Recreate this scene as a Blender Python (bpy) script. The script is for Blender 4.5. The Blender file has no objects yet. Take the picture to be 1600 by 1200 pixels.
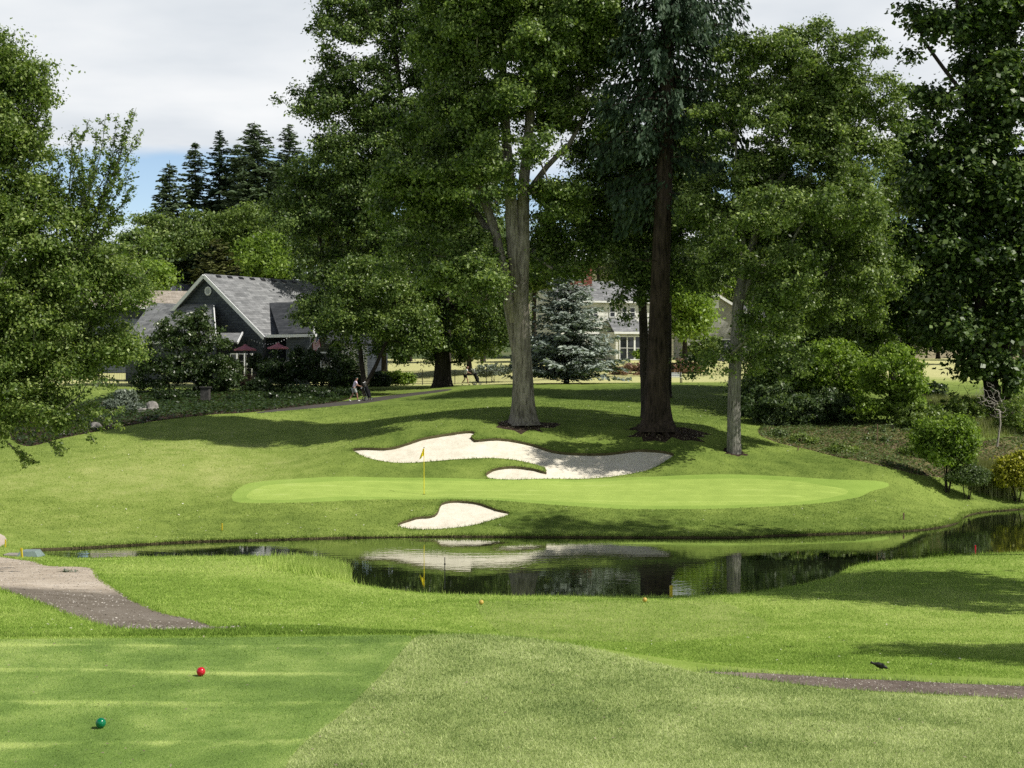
import bpy, bmesh, math, random
import numpy as np
from mathutils import Vector, Matrix
from mathutils.geometry import delaunay_2d_cdt

random.seed(7)
rng = np.random.default_rng(7)
R = math.radians
scene = bpy.context.scene
C = scene.collection

# ------------------------------------------------------------------ camera
F = 2311.0                       # focal length in pixels of a 1600 px wide picture
CAMZ = 7.0
PITCH = math.atan(29.0 / F)
CP_, SP_ = math.cos(PITCH), math.sin(PITCH)
cam_d = bpy.data.cameras.new("camera")
cam = bpy.data.objects.new("camera", cam_d)
C.objects.link(cam)
cam.location = (0, 0, CAMZ)
cam.rotation_euler = (math.pi / 2 - PITCH, 0, 0)
cam_d.sensor_width = 36
cam_d.lens = 36 * F / 1600
cam_d.clip_start = 0.5
cam_d.clip_end = 9000
scene.camera = cam


def P(px, py, Y):
    """a point seen at photo pixel px, py standing Y metres away"""
    u = (px - 800) / F
    v = (600 - py) / F
    s = Y / (CP_ + v * SP_)
    return np.array([u * s, Y, CAMZ + (v * CP_ - SP_) * s])


def plane_hit(px, py, z):
    u = (px - 800) / F
    v = (600 - py) / F
    dz = v * CP_ - SP_
    s = (z - CAMZ) / dz
    return np.array([u * s, (CP_ + v * SP_) * s, z])


# ------------------------------------------------------------------ object helpers
def link(o, parent=None):
    C.objects.link(o)
    if parent is not None:
        o.parent = parent
    return o


def tag(o, label=None, cat=None, group=None, kind=None):
    if label: o["label"] = label
    if cat: o["category"] = cat
    if group: o["group"] = group
    if kind: o["kind"] = kind
    return o


def empty(name, label, cat, loc=(0, 0, 0), rz=0.0, group=None):
    o = bpy.data.objects.new(name, None)
    o.empty_display_size = 0.3
    link(o)
    o.location = tuple(float(a) for a in loc)
    o.rotation_euler = (0, 0, rz)
    return tag(o, label, cat, group)


def np_mesh(name, verts, faces, mat, parent=None, attrs=None, smooth=False):
    """verts (n,3), faces (m,k) all with the same k, or a list of such arrays"""
    me = bpy.data.meshes.new(name)
    verts = np.asarray(verts, dtype=np.float32)
    fl = faces if isinstance(faces, list) else [faces]
    fl = [np.asarray(f, dtype=np.int32) for f in fl if len(f)]
    me.vertices.add(len(verts))
    me.vertices.foreach_set("co", verts.ravel())
    nl = sum(f.size for f in fl)
    nf = sum(len(f) for f in fl)
    me.loops.add(nl)
    me.polygons.add(nf)
    me.loops.foreach_set("vertex_index", np.concatenate([f.ravel() for f in fl]))
    tot = np.concatenate([np.full(len(f), f.shape[1], dtype=np.int32) for f in fl])
    st = np.concatenate([[0], np.cumsum(tot)[:-1]]).astype(np.int32)
    me.polygons.foreach_set("loop_start", st)
    me.polygons.foreach_set("loop_total", tot)
    if smooth:
        me.polygons.foreach_set("use_smooth", np.ones(nf, dtype=bool))
    me.update(calc_edges=True)
    if attrs:
        for k, a in attrs.items():
            at = me.attributes.new(k, 'FLOAT', 'POINT')
            at.data.foreach_set("value", np.asarray(a, dtype=np.float32))
    if mat is not None:
        me.materials.append(mat)
    o = bpy.data.objects.new(name, me)
    link(o, parent)
    return o


class MB:
    """collects simple shapes into one mesh"""
    def __init__(self):
        self.v, self.f = [], []

    def add(self, vs, fs):
        b = len(self.v)
        self.v += [tuple(float(c) for c in p) for p in vs]
        self.f += [tuple(i + b for i in f) for f in fs]
        return self

    def box(self, c, s, rz=0.0, M=None):
        x, y, z = s[0] / 2, s[1] / 2, s[2] / 2
        pts = [Vector((a * x, b * y, d * z)) for d in (-1, 1) for b in (-1, 1) for a in (-1, 1)]
        Q = M if M is not None else Matrix.Rotation(rz, 3, 'Z')
        pts = [Q @ p + Vector(c) for p in pts]
        return self.add(pts, [(0, 2, 3, 1), (4, 5, 7, 6), (0, 1, 5, 4), (2, 6, 7, 3), (0, 4, 6, 2), (1, 3, 7, 5)])

    def tube(self, pts, rad, n=8, cap=True):
        pts = [Vector(p) for p in pts]
        if not hasattr(rad, "__len__"): rad = [rad] * len(pts)
        vs, fs = [], []
        for i, p in enumerate(pts):
            d = (pts[min(i + 1, len(pts) - 1)] - pts[max(i - 1, 0)])
            d = d.normalized() if d.length > 1e-9 else Vector((0, 0, 1))
            ref = Vector((1, 0, 0)) if abs(d.x) < 0.8 else Vector((0, 1, 0))
            a = d.cross(ref).normalized(); b = d.cross(a)
            for k in range(n):
                t = 2 * math.pi * k / n
                vs.append(p + (a * math.cos(t) + b * math.sin(t)) * rad[i])
        for i in range(len(pts) - 1):
            for k in range(n):
                k2 = (k + 1) % n
                fs.append((i * n + k, i * n + k2, (i + 1) * n + k2, (i + 1) * n + k))
        if cap:
            fs.append(tuple(range(n - 1, -1, -1)))
            fs.append(tuple((len(pts) - 1) * n + k for k in range(n)))
        return self.add(vs, fs)

    def lathe(self, prof, c=(0, 0, 0), n=20):
        vs, fs = [], []
        for r, z in prof:
            for k in range(n):
                t = 2 * math.pi * k / n
                vs.append((c[0] + r * math.cos(t), c[1] + r * math.sin(t), c[2] + z))
        for i in range(len(prof) - 1):
            for k in range(n):
                k2 = (k + 1) % n
                fs.append((i * n + k, i * n + k2, (i + 1) * n + k2, (i + 1) * n + k))
        return self.add(vs, fs)

    def ring(self, c, axis, R0, r, n=20, m=6):
        axis = Vector(axis).normalized()
        ref = Vector((0, 0, 1)) if abs(axis.z) < 0.8 else Vector((1, 0, 0))
        a = axis.cross(ref).normalized(); b = axis.cross(a)
        vs, fs = [], []
        for i in range(n):
            t = 2 * math.pi * i / n
            d = a * math.cos(t) + b * math.sin(t)
            for j in range(m):
                s = 2 * math.pi * j / m
                vs.append(Vector(c) + d * (R0 + r * math.cos(s)) + axis * r * math.sin(s))
        for i in range(n):
            for j in range(m):
                fs.append((i * m + j, ((i + 1) % n) * m + j, ((i + 1) % n) * m + (j + 1) % m, i * m + (j + 1) % m))
        return self.add(vs, fs)

    def poly(self, pts):
        return self.add(pts, [tuple(range(len(pts)))])

    def slab(self, pts, th):
        """a polygon given thickness along its normal"""
        ps = [Vector(p) for p in pts]
        nrm = (ps[1] - ps[0]).cross(ps[2] - ps[0]).normalized()
        n = len(ps)
        vs = ps + [p - nrm * th for p in ps]
        fs = [tuple(range(n)), tuple(range(2 * n - 1, n - 1, -1))]
        for i in range(n):
            j = (i + 1) % n
            fs.append((i, i + n, j + n, j))
        return self.add(vs, fs)

    def build(self, name, mat, parent=None, smooth=False, bevel=0.0):
        me = bpy.data.meshes.new(name)
        me.from_pydata(self.v, [], self.f)
        bm = bmesh.new(); bm.from_mesh(me)
        bmesh.ops.recalc_face_normals(bm, faces=bm.faces)
        bm.to_mesh(me); bm.free()
        if smooth:
            for p in me.polygons: p.use_smooth = True
        if mat is not None: me.materials.append(mat)
        o = bpy.data.objects.new(name, me)
        link(o, parent)
        if bevel > 0:
            b = o.modifiers.new("bevel", 'BEVEL'); b.width = bevel; b.segments = 2
        return o


# ------------------------------------------------------------------ materials
def new_mat(name):
    m = bpy.data.materials.new(name)
    m.use_nodes = True
    nt = m.node_tree
    nt.nodes.clear()
    return m, nt


def nd(nt, t, **kw):
    n = nt.nodes.new(t)
    for k, v in kw.items():
        setattr(n, k, v)
    return n


def ramp(nt, stops, interp='LINEAR'):
    r = nd(nt, 'ShaderNodeValToRGB')
    cr = r.color_ramp
    cr.interpolation = interp
    while len(cr.elements) < len(stops): cr.elements.new(0.5)
    for e, (p, c) in zip(cr.elements, stops):
        e.position = p
        e.color = (c[0], c[1], c[2], 1)
    return r


def noise(nt, vec, scale, detail=3, rough=0.55, dim='3D'):
    n = nd(nt, 'ShaderNodeTexNoise')
    n.inputs['Scale'].default_value = scale
    n.inputs['Detail'].default_value = detail
    n.inputs['Roughness'].default_value = rough
    if vec is not None: nt.links.new(vec, n.inputs['Vector'])
    return n


def mixc(nt, fac, a, b, mode='MIX'):
    m = nd(nt, 'ShaderNodeMix', data_type='RGBA', blend_type=mode)
    for sock, val in ((m.inputs[0], fac), (m.inputs[6], a), (m.inputs[7], b)):
        if isinstance(val, (int, float)): sock.default_value = val
        elif isinstance(val, (tuple, list)): sock.default_value = (val[0], val[1], val[2], 1)
        else: nt.links.new(val, sock)
    return m.outputs[2]


def mth(nt, op, a, b=None, c=None, clamp=False):
    m = nd(nt, 'ShaderNodeMath', operation=op)
    m.use_clamp = clamp
    for i, val in enumerate((a, b, c)):
        if val is None: continue
        if isinstance(val, (int, float)): m.inputs[i].default_value = val
        else: nt.links.new(val, m.inputs[i])
    return m.outputs[0]


def principled(nt, col, rough=0.7, spec=0.3, bump=None, metallic=0.0):
    p = nd(nt, 'ShaderNodeBsdfPrincipled')
    if isinstance(col, (tuple, list)): p.inputs['Base Color'].default_value = (col[0], col[1], col[2], 1)
    else: nt.links.new(col, p.inputs['Base Color'])
    if isinstance(rough, (int, float)): p.inputs['Roughness'].default_value = rough
    else: nt.links.new(rough, p.inputs['Roughness'])
    p.inputs['Specular IOR Level'].default_value = spec
    p.inputs['Metallic'].default_value = metallic
    if bump is not None: nt.links.new(bump, p.inputs['Normal'])
    return p


def out(nt, sh):
    o = nd(nt, 'ShaderNodeOutputMaterial')
    nt.links.new(sh, o.inputs['Surface'])


def bumpn(nt, h, strength=0.5, dist=0.05):
    b = nd(nt, 'ShaderNodeBump')
    b.inputs['Strength'].default_value = strength
    b.inputs['Distance'].default_value = dist
    nt.links.new(h, b.inputs['Height'])
    return b.outputs[0]


def pos(nt):
    return nd(nt, 'ShaderNodeNewGeometry').outputs['Position']


def objco(nt):
    return nd(nt, 'ShaderNodeTexCoord').outputs['Object']


def mat_plain(name, col, rough=0.6, spec=0.3, var=0.25, scale=6.0, bump=0.15, metallic=0.0):
    """painted / metal / plastic surface with a little unevenness"""
    m, nt = new_mat(name)
    v = objco(nt)
    n1 = noise(nt, v, scale, 5)
    n2 = noise(nt, v, scale * 7, 3)
    f = mth(nt, 'ADD', mth(nt, 'MULTIPLY', n1.outputs[0], 0.7), mth(nt, 'MULTIPLY', n2.outputs[0], 0.3))
    lo = tuple(c * (1 - var) for c in col); hi = tuple(min(1, c * (1 + var)) for c in col)
    r = ramp(nt, [(0.3, lo), (0.7, hi)]); nt.links.new(f, r.inputs[0])
    p = principled(nt, r.outputs[0], rough, spec, bumpn(nt, n2.outputs[0], bump, 0.01), metallic)
    out(nt, p.outputs[0])
    return m


def mat_leaf(name, dark, mid, light, trans=0.3, rough=0.45, spec=0.35, patch=0.25, yellow=None):
    m, nt = new_mat(name)
    a = nd(nt, 'ShaderNodeAttribute', attribute_name='v').outputs['Fac']
    n = noise(nt, pos(nt), 0.55, 3)
    f = mth(nt, 'ADD', mth(nt, 'MULTIPLY', a, 0.75), mth(nt, 'MULTIPLY', n.outputs[0], 0.5))
    f = mth(nt, 'SUBTRACT', f, 0.12)
    r = ramp(nt, [(0.05, dark), (0.45, mid), (0.95, light)]); nt.links.new(f, r.inputs[0])
    col = r.outputs[0]
    if yellow is not None:
        g = mth(nt, 'GREATER_THAN', a, 0.93)
        col = mixc(nt, mth(nt, 'MULTIPLY', g, yellow[1]), col, yellow[0])
    p = principled(nt, col, rough, spec)
    t = nd(nt, 'ShaderNodeBsdfTranslucent')
    tc = mixc(nt, 1.0, col, (1.25, 1.35, 0.55), 'MULTIPLY')
    nt.links.new(tc, t.inputs['Color'])
    mx = nd(nt, 'ShaderNodeMixShader'); mx.inputs[0].default_value = trans
    nt.links.new(p.outputs[0], mx.inputs[1]); nt.links.new(t.outputs[0], mx.inputs[2])
    out(nt, mx.outputs[0])
    return m


def mat_bark(name, dark, light, vs=9.0, bump=0.8, moss=None):
    m, nt = new_mat(name)
    mp = nd(nt, 'ShaderNodeMapping'); nt.links.new(pos(nt), mp.inputs[0])
    mp.inputs['Scale'].default_value = (vs, vs, vs * 0.16)
    n1 = noise(nt, mp.outputs[0], 1.0, 6, 0.65)
    n2 = noise(nt, pos(nt), 0.9, 4)
    f = mth(nt, 'ADD', mth(nt, 'MULTIPLY', n1.outputs[0], 0.75), mth(nt, 'MULTIPLY', n2.outputs[0], 0.25))
    r = ramp(nt, [(0.36, dark), (0.62, light)]); nt.links.new(f, r.inputs[0])
    col = r.outputs[0]
    if moss:
        n3 = noise(nt, pos(nt), 1.7, 4)
        rr = ramp(nt, [(0.52, (0, 0, 0)), (0.68, (1, 1, 1))]); nt.links.new(n3.outputs[0], rr.inputs[0])
        col = mixc(nt, mth(nt, 'MULTIPLY', rr.outputs[0], 0.6), col, moss)
    p = principled(nt, col, 0.9, 0.15, bumpn(nt, n1.outputs[0], bump, 0.08))
    out(nt, p.outputs[0])
    return m


def mat_grass(name, deep, mid, pale, blade=False, grain=22.0, stripes=None, contrast=1.0, gain=1.0, zones=False, medw=0.55):
    """turf: colour follows broad patches, mid mottling, fine grain and the mesh attribute tint"""
    m, nt = new_mat(name)
    pz = pos(nt)
    big = noise(nt, pz, 0.11, 3)
    med = noise(nt, pz, 0.9, 4, 0.6)
    tint = nd(nt, 'ShaderNodeAttribute', attribute_name='tint').outputs['Fac']
    f = mth(nt, 'ADD', mth(nt, 'MULTIPLY', big.outputs[0], 0.5), mth(nt, 'MULTIPLY', med.outputs[0], medw))
    if medw > 0.55: f = mth(nt, 'SUBTRACT', f, (medw - 0.55) * 0.5)
    f = mth(nt, 'ADD', f, mth(nt, 'SUBTRACT', tint, 0.5))
    if blade:
        g = nd(nt, 'ShaderNodeAttribute', attribute_name='v').outputs['Fac']
    else:
        mp = nd(nt, 'ShaderNodeMapping'); nt.links.new(pz, mp.inputs[0])
        mp.inputs['Scale'].default_value = (1.0, 0.45, 1.0)
        fine = noise(nt, mp.outputs[0], grain, 4, 0.75)
        g = fine.outputs[0]
    if stripes:
        sx, sy, period, amt = stripes
        sp = nd(nt, 'ShaderNodeSeparateXYZ'); nt.links.new(pz, sp.inputs[0])
        ph = mth(nt, 'ADD', mth(nt, 'MULTIPLY', sp.outputs[0], sx / period), mth(nt, 'MULTIPLY', sp.outputs[1], sy / period))
        ph = mth(nt, 'ADD', ph, mth(nt, 'MULTIPLY', med.outputs[0], 0.10))
        fr = mth(nt, 'FRACT', ph)
        sw = ramp(nt, [(0.0, (1, 1, 1)), (0.04, (1, 1, 1)), (0.09, (0, 0, 0)), (0.9, (0, 0, 0)), (1.0, (1, 1, 1))])
        nt.links.new(fr, sw.inputs[0])
        brk = ramp(nt, [(0.36, (0.1, 0.1, 0.1)), (0.6, (1, 1, 1))]); nt.links.new(med.outputs[0], brk.inputs[0])
        f = mth(nt, 'ADD', f, mth(nt, 'MULTIPLY', mth(nt, 'MULTIPLY', sw.outputs[0], brk.outputs[0]), amt))
    f = mth(nt, 'ADD', f, mth(nt, 'MULTIPLY', mth(nt, 'SUBTRACT', g, 0.5), 0.55 * contrast))
    deep, mid, pale = [tuple(c * gain for c in q) for q in (deep, mid, pale)]
    r = ramp(nt, [(0.15, deep), (0.5, mid), (0.9, pale)]); nt.links.new(f, r.inputs[0])
    col = r.outputs[0]
    if zones:        # the hill beyond the pond is drier and more olive, the lawns past the fence are straw-coloured
        s2 = nd(nt, 'ShaderNodeSeparateXYZ'); nt.links.new(pz, s2.inputs[0])
        for ya, yb, mul in ((50, 60, (1.10, 0.98, 1.25)), (114, 132, (1.16, 1.10, 1.30))):
            mr = nd(nt, 'ShaderNodeMapRange'); nt.links.new(s2.outputs[1], mr.inputs[0])
            mr.inputs[1].default_value = ya; mr.inputs[2].default_value = yb
            col = mixc(nt, mr.outputs[0], col, mixc(nt, 1.0, col, mul, 'MULTIPLY'))
    if blade:
        p = principled(nt, col, 0.6, 0.12)
        t = nd(nt, 'ShaderNodeBsdfTranslucent'); nt.links.new(col, t.inputs['Color'])
        mx = nd(nt, 'ShaderNodeMixShader'); mx.inputs[0].default_value = 0.35
        nt.links.new(p.outputs[0], mx.inputs[1]); nt.links.new(t.outputs[0], mx.inputs[2])
        out(nt, mx.outputs[0])
    else:
        p = principled(nt, col, 0.9, 0.08, bumpn(nt, g, 0.55, 0.05))
        out(nt, p.outputs[0])
    return m


def mat_ground(name, stops, scale=2.0, grain=18.0, bump=0.6, rough=0.95, bd=0.04, near_dark=None):
    m, nt = new_mat(name)
    pz = pos(nt)
    a = noise(nt, pz, scale * 0.25, 4)
    b = noise(nt, pz, scale, 5, 0.65)
    c = noise(nt, pz, grain, 4, 0.7)
    f = mth(nt, 'ADD', mth(nt, 'MULTIPLY', a.outputs[0], 0.35), mth(nt, 'MULTIPLY', b.outputs[0], 0.3))
    f = mth(nt, 'ADD', f, mth(nt, 'MULTIPLY', c.outputs[0], 0.35))
    r = ramp(nt, stops); nt.links.new(f, r.inputs[0])
    h = mth(nt, 'ADD', mth(nt, 'MULTIPLY', b.outputs[0], 0.6), mth(nt, 'MULTIPLY', c.outputs[0], 0.4))
    col = r.outputs[0]
    if near_dark:          # darker stretch of the path on its nearer part
        sp = nd(nt, 'ShaderNodeSeparateXYZ'); nt.links.new(pz, sp.inputs[0])
        yy = mth(nt, 'ADD', sp.outputs[1], mth(nt, 'MULTIPLY', a.outputs[0], 4.0))
        mr = nd(nt, 'ShaderNodeMapRange'); nt.links.new(yy, mr.inputs[0])
        mr.inputs[1].default_value = near_dark[0]; mr.inputs[2].default_value = near_dark[0] + 1.6; mr.inputs[3].default_value = near_dark[2]; mr.inputs[4].default_value = 1.0
        cbn = nd(nt, 'ShaderNodeCombineXYZ')
        for i in range(3): nt.links.new(mr.outputs[0], cbn.inputs[i])
        col = mixc(nt, 1.0, col, cbn.outputs[0], 'MULTIPLY')
    p = principled(nt, col, rough, 0.15, bumpn(nt, h, bump, bd))
    out(nt, p.outputs[0])
    return m


def mat_shingle(name, dark, light, sc=1.0, bw=0.5, rh=0.22, joint=0.35):
    """overlapping courses of shingles"""
    m, nt = new_mat(name)
    uv = nd(nt, 'ShaderNodeTexCoord').outputs['UV']
    b = nd(nt, 'ShaderNodeTexBrick')
    nt.links.new(uv, b.inputs['Vector'])
    b.inputs['Scale'].default_value = sc
    b.inputs['Brick Width'].default_value = bw
    b.inputs['Row Height'].default_value = rh
    b.inputs['Mortar Size'].default_value = 0.012
    b.inputs['Mortar Smooth'].default_value = 0.2
    b.inputs['Bias'].default_value = 0.0
    b.inputs['Color1'].default_value = (*dark, 1)
    b.inputs['Color2'].default_value = (*light, 1)
    b.inputs['Mortar'].default_value = (dark[0] * joint, dark[1] * joint, dark[2] * joint, 1)
    n = noise(nt, uv, 1.3, 5)
    r = ramp(nt, [(0.3, (0.75, 0.75, 0.75)), (0.7, (1.15, 1.15, 1.15))]); nt.links.new(n.outputs[0], r.inputs[0])
    col = mixc(nt, 1.0, b.outputs[0], r.outputs[0], 'MULTIPLY')
    p = principled(nt, col, 0.85, 0.2, bumpn(nt, b.outputs['Fac'], 0.5, -0.03))
    out(nt, p.outputs[0])
    return m


def mat_glass_dark(name):
    m, nt = new_mat(name)
    n = noise(nt, objco(nt), 0.8, 3)
    r = ramp(nt, [(0.3, (0.008, 0.010, 0.012)), (0.7, (0.04, 0.045, 0.05))]); nt.links.new(n.outputs[0], r.inputs[0])
    p = principled(nt, r.outputs[0], 0.06, 0.5)
    out(nt, p.outputs[0])
    return m


M = {}
M['oak_leaf'] = mat_leaf('oak_leaf', (0.017, 0.034, 0.009), (0.10, 0.165, 0.034), (0.42, 0.52, 0.17), trans=0.34, spec=0.36, rough=0.4)
M['oak_leaf_b'] = mat_leaf('oak_leaf_dark', (0.013, 0.027, 0.008), (0.072, 0.125, 0.028), (0.35, 0.45, 0.145), trans=0.32, spec=0.36, rough=0.4)
M['olive_leaf'] = mat_leaf('olive_leaf', (0.019, 0.036, 0.010), (0.112, 0.175, 0.041), (0.42, 0.51, 0.18), trans=0.34, spec=0.36, rough=0.4)
M['maple_leaf'] = mat_leaf('maple_leaf', (0.015, 0.032, 0.010), (0.062, 0.112, 0.028), (0.25, 0.34, 0.11), trans=0.32, spec=0.45, rough=0.4)
M['beech_leaf'] = mat_leaf('beech_leaf', (0.026, 0.050, 0.011), (0.125, 0.195, 0.040), (0.44, 0.52, 0.175), trans=0.38)
M['lime_leaf'] = mat_leaf('lime_leaf', (0.055, 0.10, 0.017), (0.17, 0.265, 0.038), (0.38, 0.50, 0.11), trans=0.4)
M['fresh_leaf'] = mat_leaf('fresh_leaf', (0.045, 0.08, 0.018), (0.15, 0.22, 0.05), (0.36, 0.45, 0.15), trans=0.38)
M['yellow_leaf'] = mat_leaf('yellow_leaf', (0.12, 0.13, 0.015), (0.32, 0.33, 0.03), (0.55, 0.52, 0.08), trans=0.35)
M['shrub_leaf'] = mat_leaf('shrub_leaf', (0.012, 0.025, 0.008), (0.032, 0.06, 0.018), (0.10, 0.15, 0.05), spec=0.5, rough=0.35)
M['laurel_leaf'] = mat_leaf('laurel_leaf', (0.022, 0.042, 0.016), (0.07, 0.115, 0.043), (0.24, 0.31, 0.14), spec=0.4, rough=0.4)
M['grey_leaf'] = mat_leaf('grey_leaf', (0.07, 0.09, 0.07), (0.17, 0.21, 0.16), (0.34, 0.39, 0.31), trans=0.2)
M['moss_leaf'] = mat_leaf('moss_leaf', (0.035, 0.06, 0.02), (0.10, 0.15, 0.05), (0.22, 0.28, 0.11), trans=0.25)
M['blossom_leaf'] = mat_leaf('blossom_leaf', (0.016, 0.034, 0.010), (0.045, 0.08, 0.022), (0.13, 0.18, 0.06), yellow=((0.75, 0.76, 0.68), 1.0))
M['pink_leaf'] = mat_leaf('pink_leaf', (0.10, 0.06, 0.04), (0.28, 0.16, 0.11), (0.52, 0.36, 0.27), trans=0.2)
M['fir_needle'] = mat_leaf('fir_needle', (0.014, 0.03, 0.017), (0.042, 0.076, 0.042), (0.13, 0.185, 0.11), trans=0.12, rough=0.6, spec=0.2)
M['far_haze_needle'] = mat_leaf('far_haze_needle', (0.04, 0.066, 0.036), (0.10, 0.145, 0.075), (0.20, 0.26, 0.14), trans=0.12, rough=0.7, spec=0.15)  # paler green, with the haze over the distant conifers put into the colour
M['spruce_needle'] = mat_leaf('spruce_needle', (0.09, 0.12, 0.105), (0.26, 0.31, 0.27), (0.52, 0.58, 0.50), trans=0.08, rough=0.6, spec=0.25)
M['olive_needle'] = mat_leaf('olive_needle', (0.05, 0.06, 0.02), (0.11, 0.125, 0.04), (0.19, 0.20, 0.075), trans=0.15, rough=0.7, spec=0.15)
M['dry_stem'] = mat_leaf('dry_stem', (0.10, 0.08, 0.05), (0.22, 0.19, 0.12), (0.40, 0.36, 0.25), trans=0.1)
M['meadow_blade'] = mat_leaf('meadow_blade', (0.10, 0.12, 0.04), (0.20, 0.23, 0.08), (0.36, 0.36, 0.17), trans=0.25)
M['oak_bark'] = mat_bark('oak_bark', (0.075, 0.066, 0.055), (0.33, 0.30, 0.26), 9.0, 0.9)
M['dark_bark'] = mat_bark('dark_bark', (0.015, 0.013, 0.011), (0.06, 0.05, 0.042), 8.0, 0.9)
M['fir_bark'] = mat_bark('fir_bark', (0.010, 0.008, 0.006), (0.075, 0.055, 0.045), 7.0, 1.0)
M['grey_bark'] = mat_bark('grey_bark', (0.07, 0.066, 0.06), (0.30, 0.285, 0.26), 14.0, 0.8)
M['twig'] = mat_bark('twig', (0.16, 0.14, 0.12), (0.45, 0.42, 0.37), 10.0, 0.3)
M['fairway'] = mat_grass('fairway_turf', (0.070, 0.125, 0.018), (0.185, 0.275, 0.046), (0.37, 0.43, 0.13), contrast=1.1, gain=1.12, zones=True)
M['slope'] = mat_grass('slope_turf', (0.11, 0.165, 0.05), (0.25, 0.31, 0.105), (0.44, 0.48, 0.23), contrast=1.4, grain=30, gain=1.12, medw=0.85)
M['tee'] = mat_grass('tee_turf', (0.076, 0.135, 0.030), (0.155, 0.238, 0.056), (0.34, 0.42, 0.13), stripes=(0.03, 1.0, 1.9, 0.34), contrast=0.9, grain=34, gain=1.2, medw=1.0)
M['yellow_tee'] = mat_grass('far_tee_turf', (0.075, 0.125, 0.022), (0.19, 0.26, 0.058), (0.36, 0.40, 0.14), contrast=0.9, grain=30, gain=1.15)
M['green'] = mat_grass('green_turf', (0.26, 0.37, 0.075), (0.37, 0.49, 0.11), (0.50, 0.59, 0.20), stripes=(0.05, 1.0, 1.3, 0.22), contrast=0.35, grain=30)
M['collar'] = mat_grass('collar_turf', (0.20, 0.31, 0.055), (0.29, 0.41, 0.085), (0.38, 0.47, 0.14), contrast=0.5, grain=30)
M['fairway_blade'] = mat_grass('fairway_blade', (0.085, 0.15, 0.020), (0.23, 0.345, 0.058), (0.47, 0.55, 0.17), blade=True, contrast=1.15, gain=1.32, zones=True)
M['slope_blade'] = mat_grass('slope_blade', (0.10, 0.16, 0.045), (0.27, 0.345, 0.115), (0.56, 0.62, 0.29), blade=True, contrast=1.3, gain=1.3, medw=0.85)
M['tee_blade'] = mat_grass('tee_blade', (0.092, 0.165, 0.034), (0.21, 0.315, 0.070), (0.43, 0.52, 0.165), blade=True, stripes=(0.03, 1.0, 1.9, 0.34), contrast=0.9, gain=1.35, medw=1.0)
M['sand'] = mat_ground('bunker_sand', [(0.32, (0.56, 0.51, 0.40)), (0.5, (0.74, 0.69, 0.57)), (0.68, (0.83, 0.79, 0.68))], 3.0, 20, 0.6, bd=0.07)
M['lip'] = mat_ground('turf_edge_soil', [(0.3, (0.03, 0.024, 0.016)), (0.5, (0.085, 0.075, 0.035)), (0.7, (0.17, 0.14, 0.08))], 5, 30, 1.0)
M['gravel'] = mat_ground('path_gravel', [(0.33, (0.27, 0.22, 0.17)), (0.46, (0.43, 0.365, 0.29)), (0.58, (0.54, 0.47, 0.39)), (0.70, (0.66, 0.59, 0.50))], 1.6, 26, 0.7, near_dark=(39.0, 43.0, 0.40))
M['gravel_dark'] = mat_ground('path_gravel_damp', [(0.33, (0.085, 0.066, 0.055)), (0.48, (0.15, 0.12, 0.10)), (0.60, (0.24, 0.195, 0.165)), (0.72, (0.40, 0.34, 0.29))], 1.6, 26, 0.7)
M['mulch'] = mat_ground('bark_mulch', [(0.3, (0.04, 0.028, 0.018)), (0.46, (0.14, 0.10, 0.065)), (0.56, (0.22, 0.20, 0.08)), (0.68, (0.34, 0.28, 0.20))], 2.2, 16, 1.0, bd=0.08)
M['mulch_red_shaded'] = mat_ground('red_bark_mulch_shaded', [(0.3, (0.015, 0.010, 0.008)), (0.5, (0.045, 0.029, 0.021)), (0.7, (0.12, 0.08, 0.06))], 2.2, 16, 1.0, bd=0.08)  # mulch colour darkened to carry the shade lying over the left bed
M['cart'] = mat_ground('cart_path', [(0.3, (0.05, 0.045, 0.04)), (0.7, (0.10, 0.09, 0.08))], 2.0, 20, 0.3)
M['pebble'] = mat_leaf('pebble', (0.16, 0.14, 0.12), (0.36, 0.33, 0.29), (0.62, 0.58, 0.52), trans=0.0, rough=0.8, spec=0.2)
M['petal'] = mat_leaf('petal', (0.35, 0.33, 0.22), (0.62, 0.60, 0.46), (0.85, 0.84, 0.74), trans=0.2)
M['hill'] = mat_ground('far_hillside', [(0.36, (0.06, 0.09, 0.045)), (0.48, (0.20, 0.18, 0.10)), (0.66, (0.36, 0.30, 0.19))], 0.03, 0.5, 0.4)

# ------------------------------------------------------------------ terrain
def spline(pts, closed=True, step=0.34):
    """Catmull-Rom through 2-D points"""
    pts = [np.array(p, float) for p in pts]
    n = len(pts); res = []
    rngi = range(n) if closed else range(n - 1)
    for i in rngi:
        if closed:
            p0, p1, p2, p3 = pts[(i - 1) % n], pts[i], pts[(i + 1) % n], pts[(i + 2) % n]
        else:
            p0, p1, p2, p3 = pts[max(i - 1, 0)], pts[i], pts[i + 1], pts[min(i + 2, n - 1)]
        k = max(1, int(np.linalg.norm(p2 - p1) / step))
        for j in range(k):
            t = j / k
            res.append(0.5 * ((2 * p1) + (-p0 + p2) * t + (2 * p0 - 5 * p1 + 4 * p2 - p3) * t * t + (-p0 + 3 * p1 - 3 * p2 + p3) * t ** 3))
    if not closed: res.append(pts[-1])
    return np.array(res)


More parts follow.
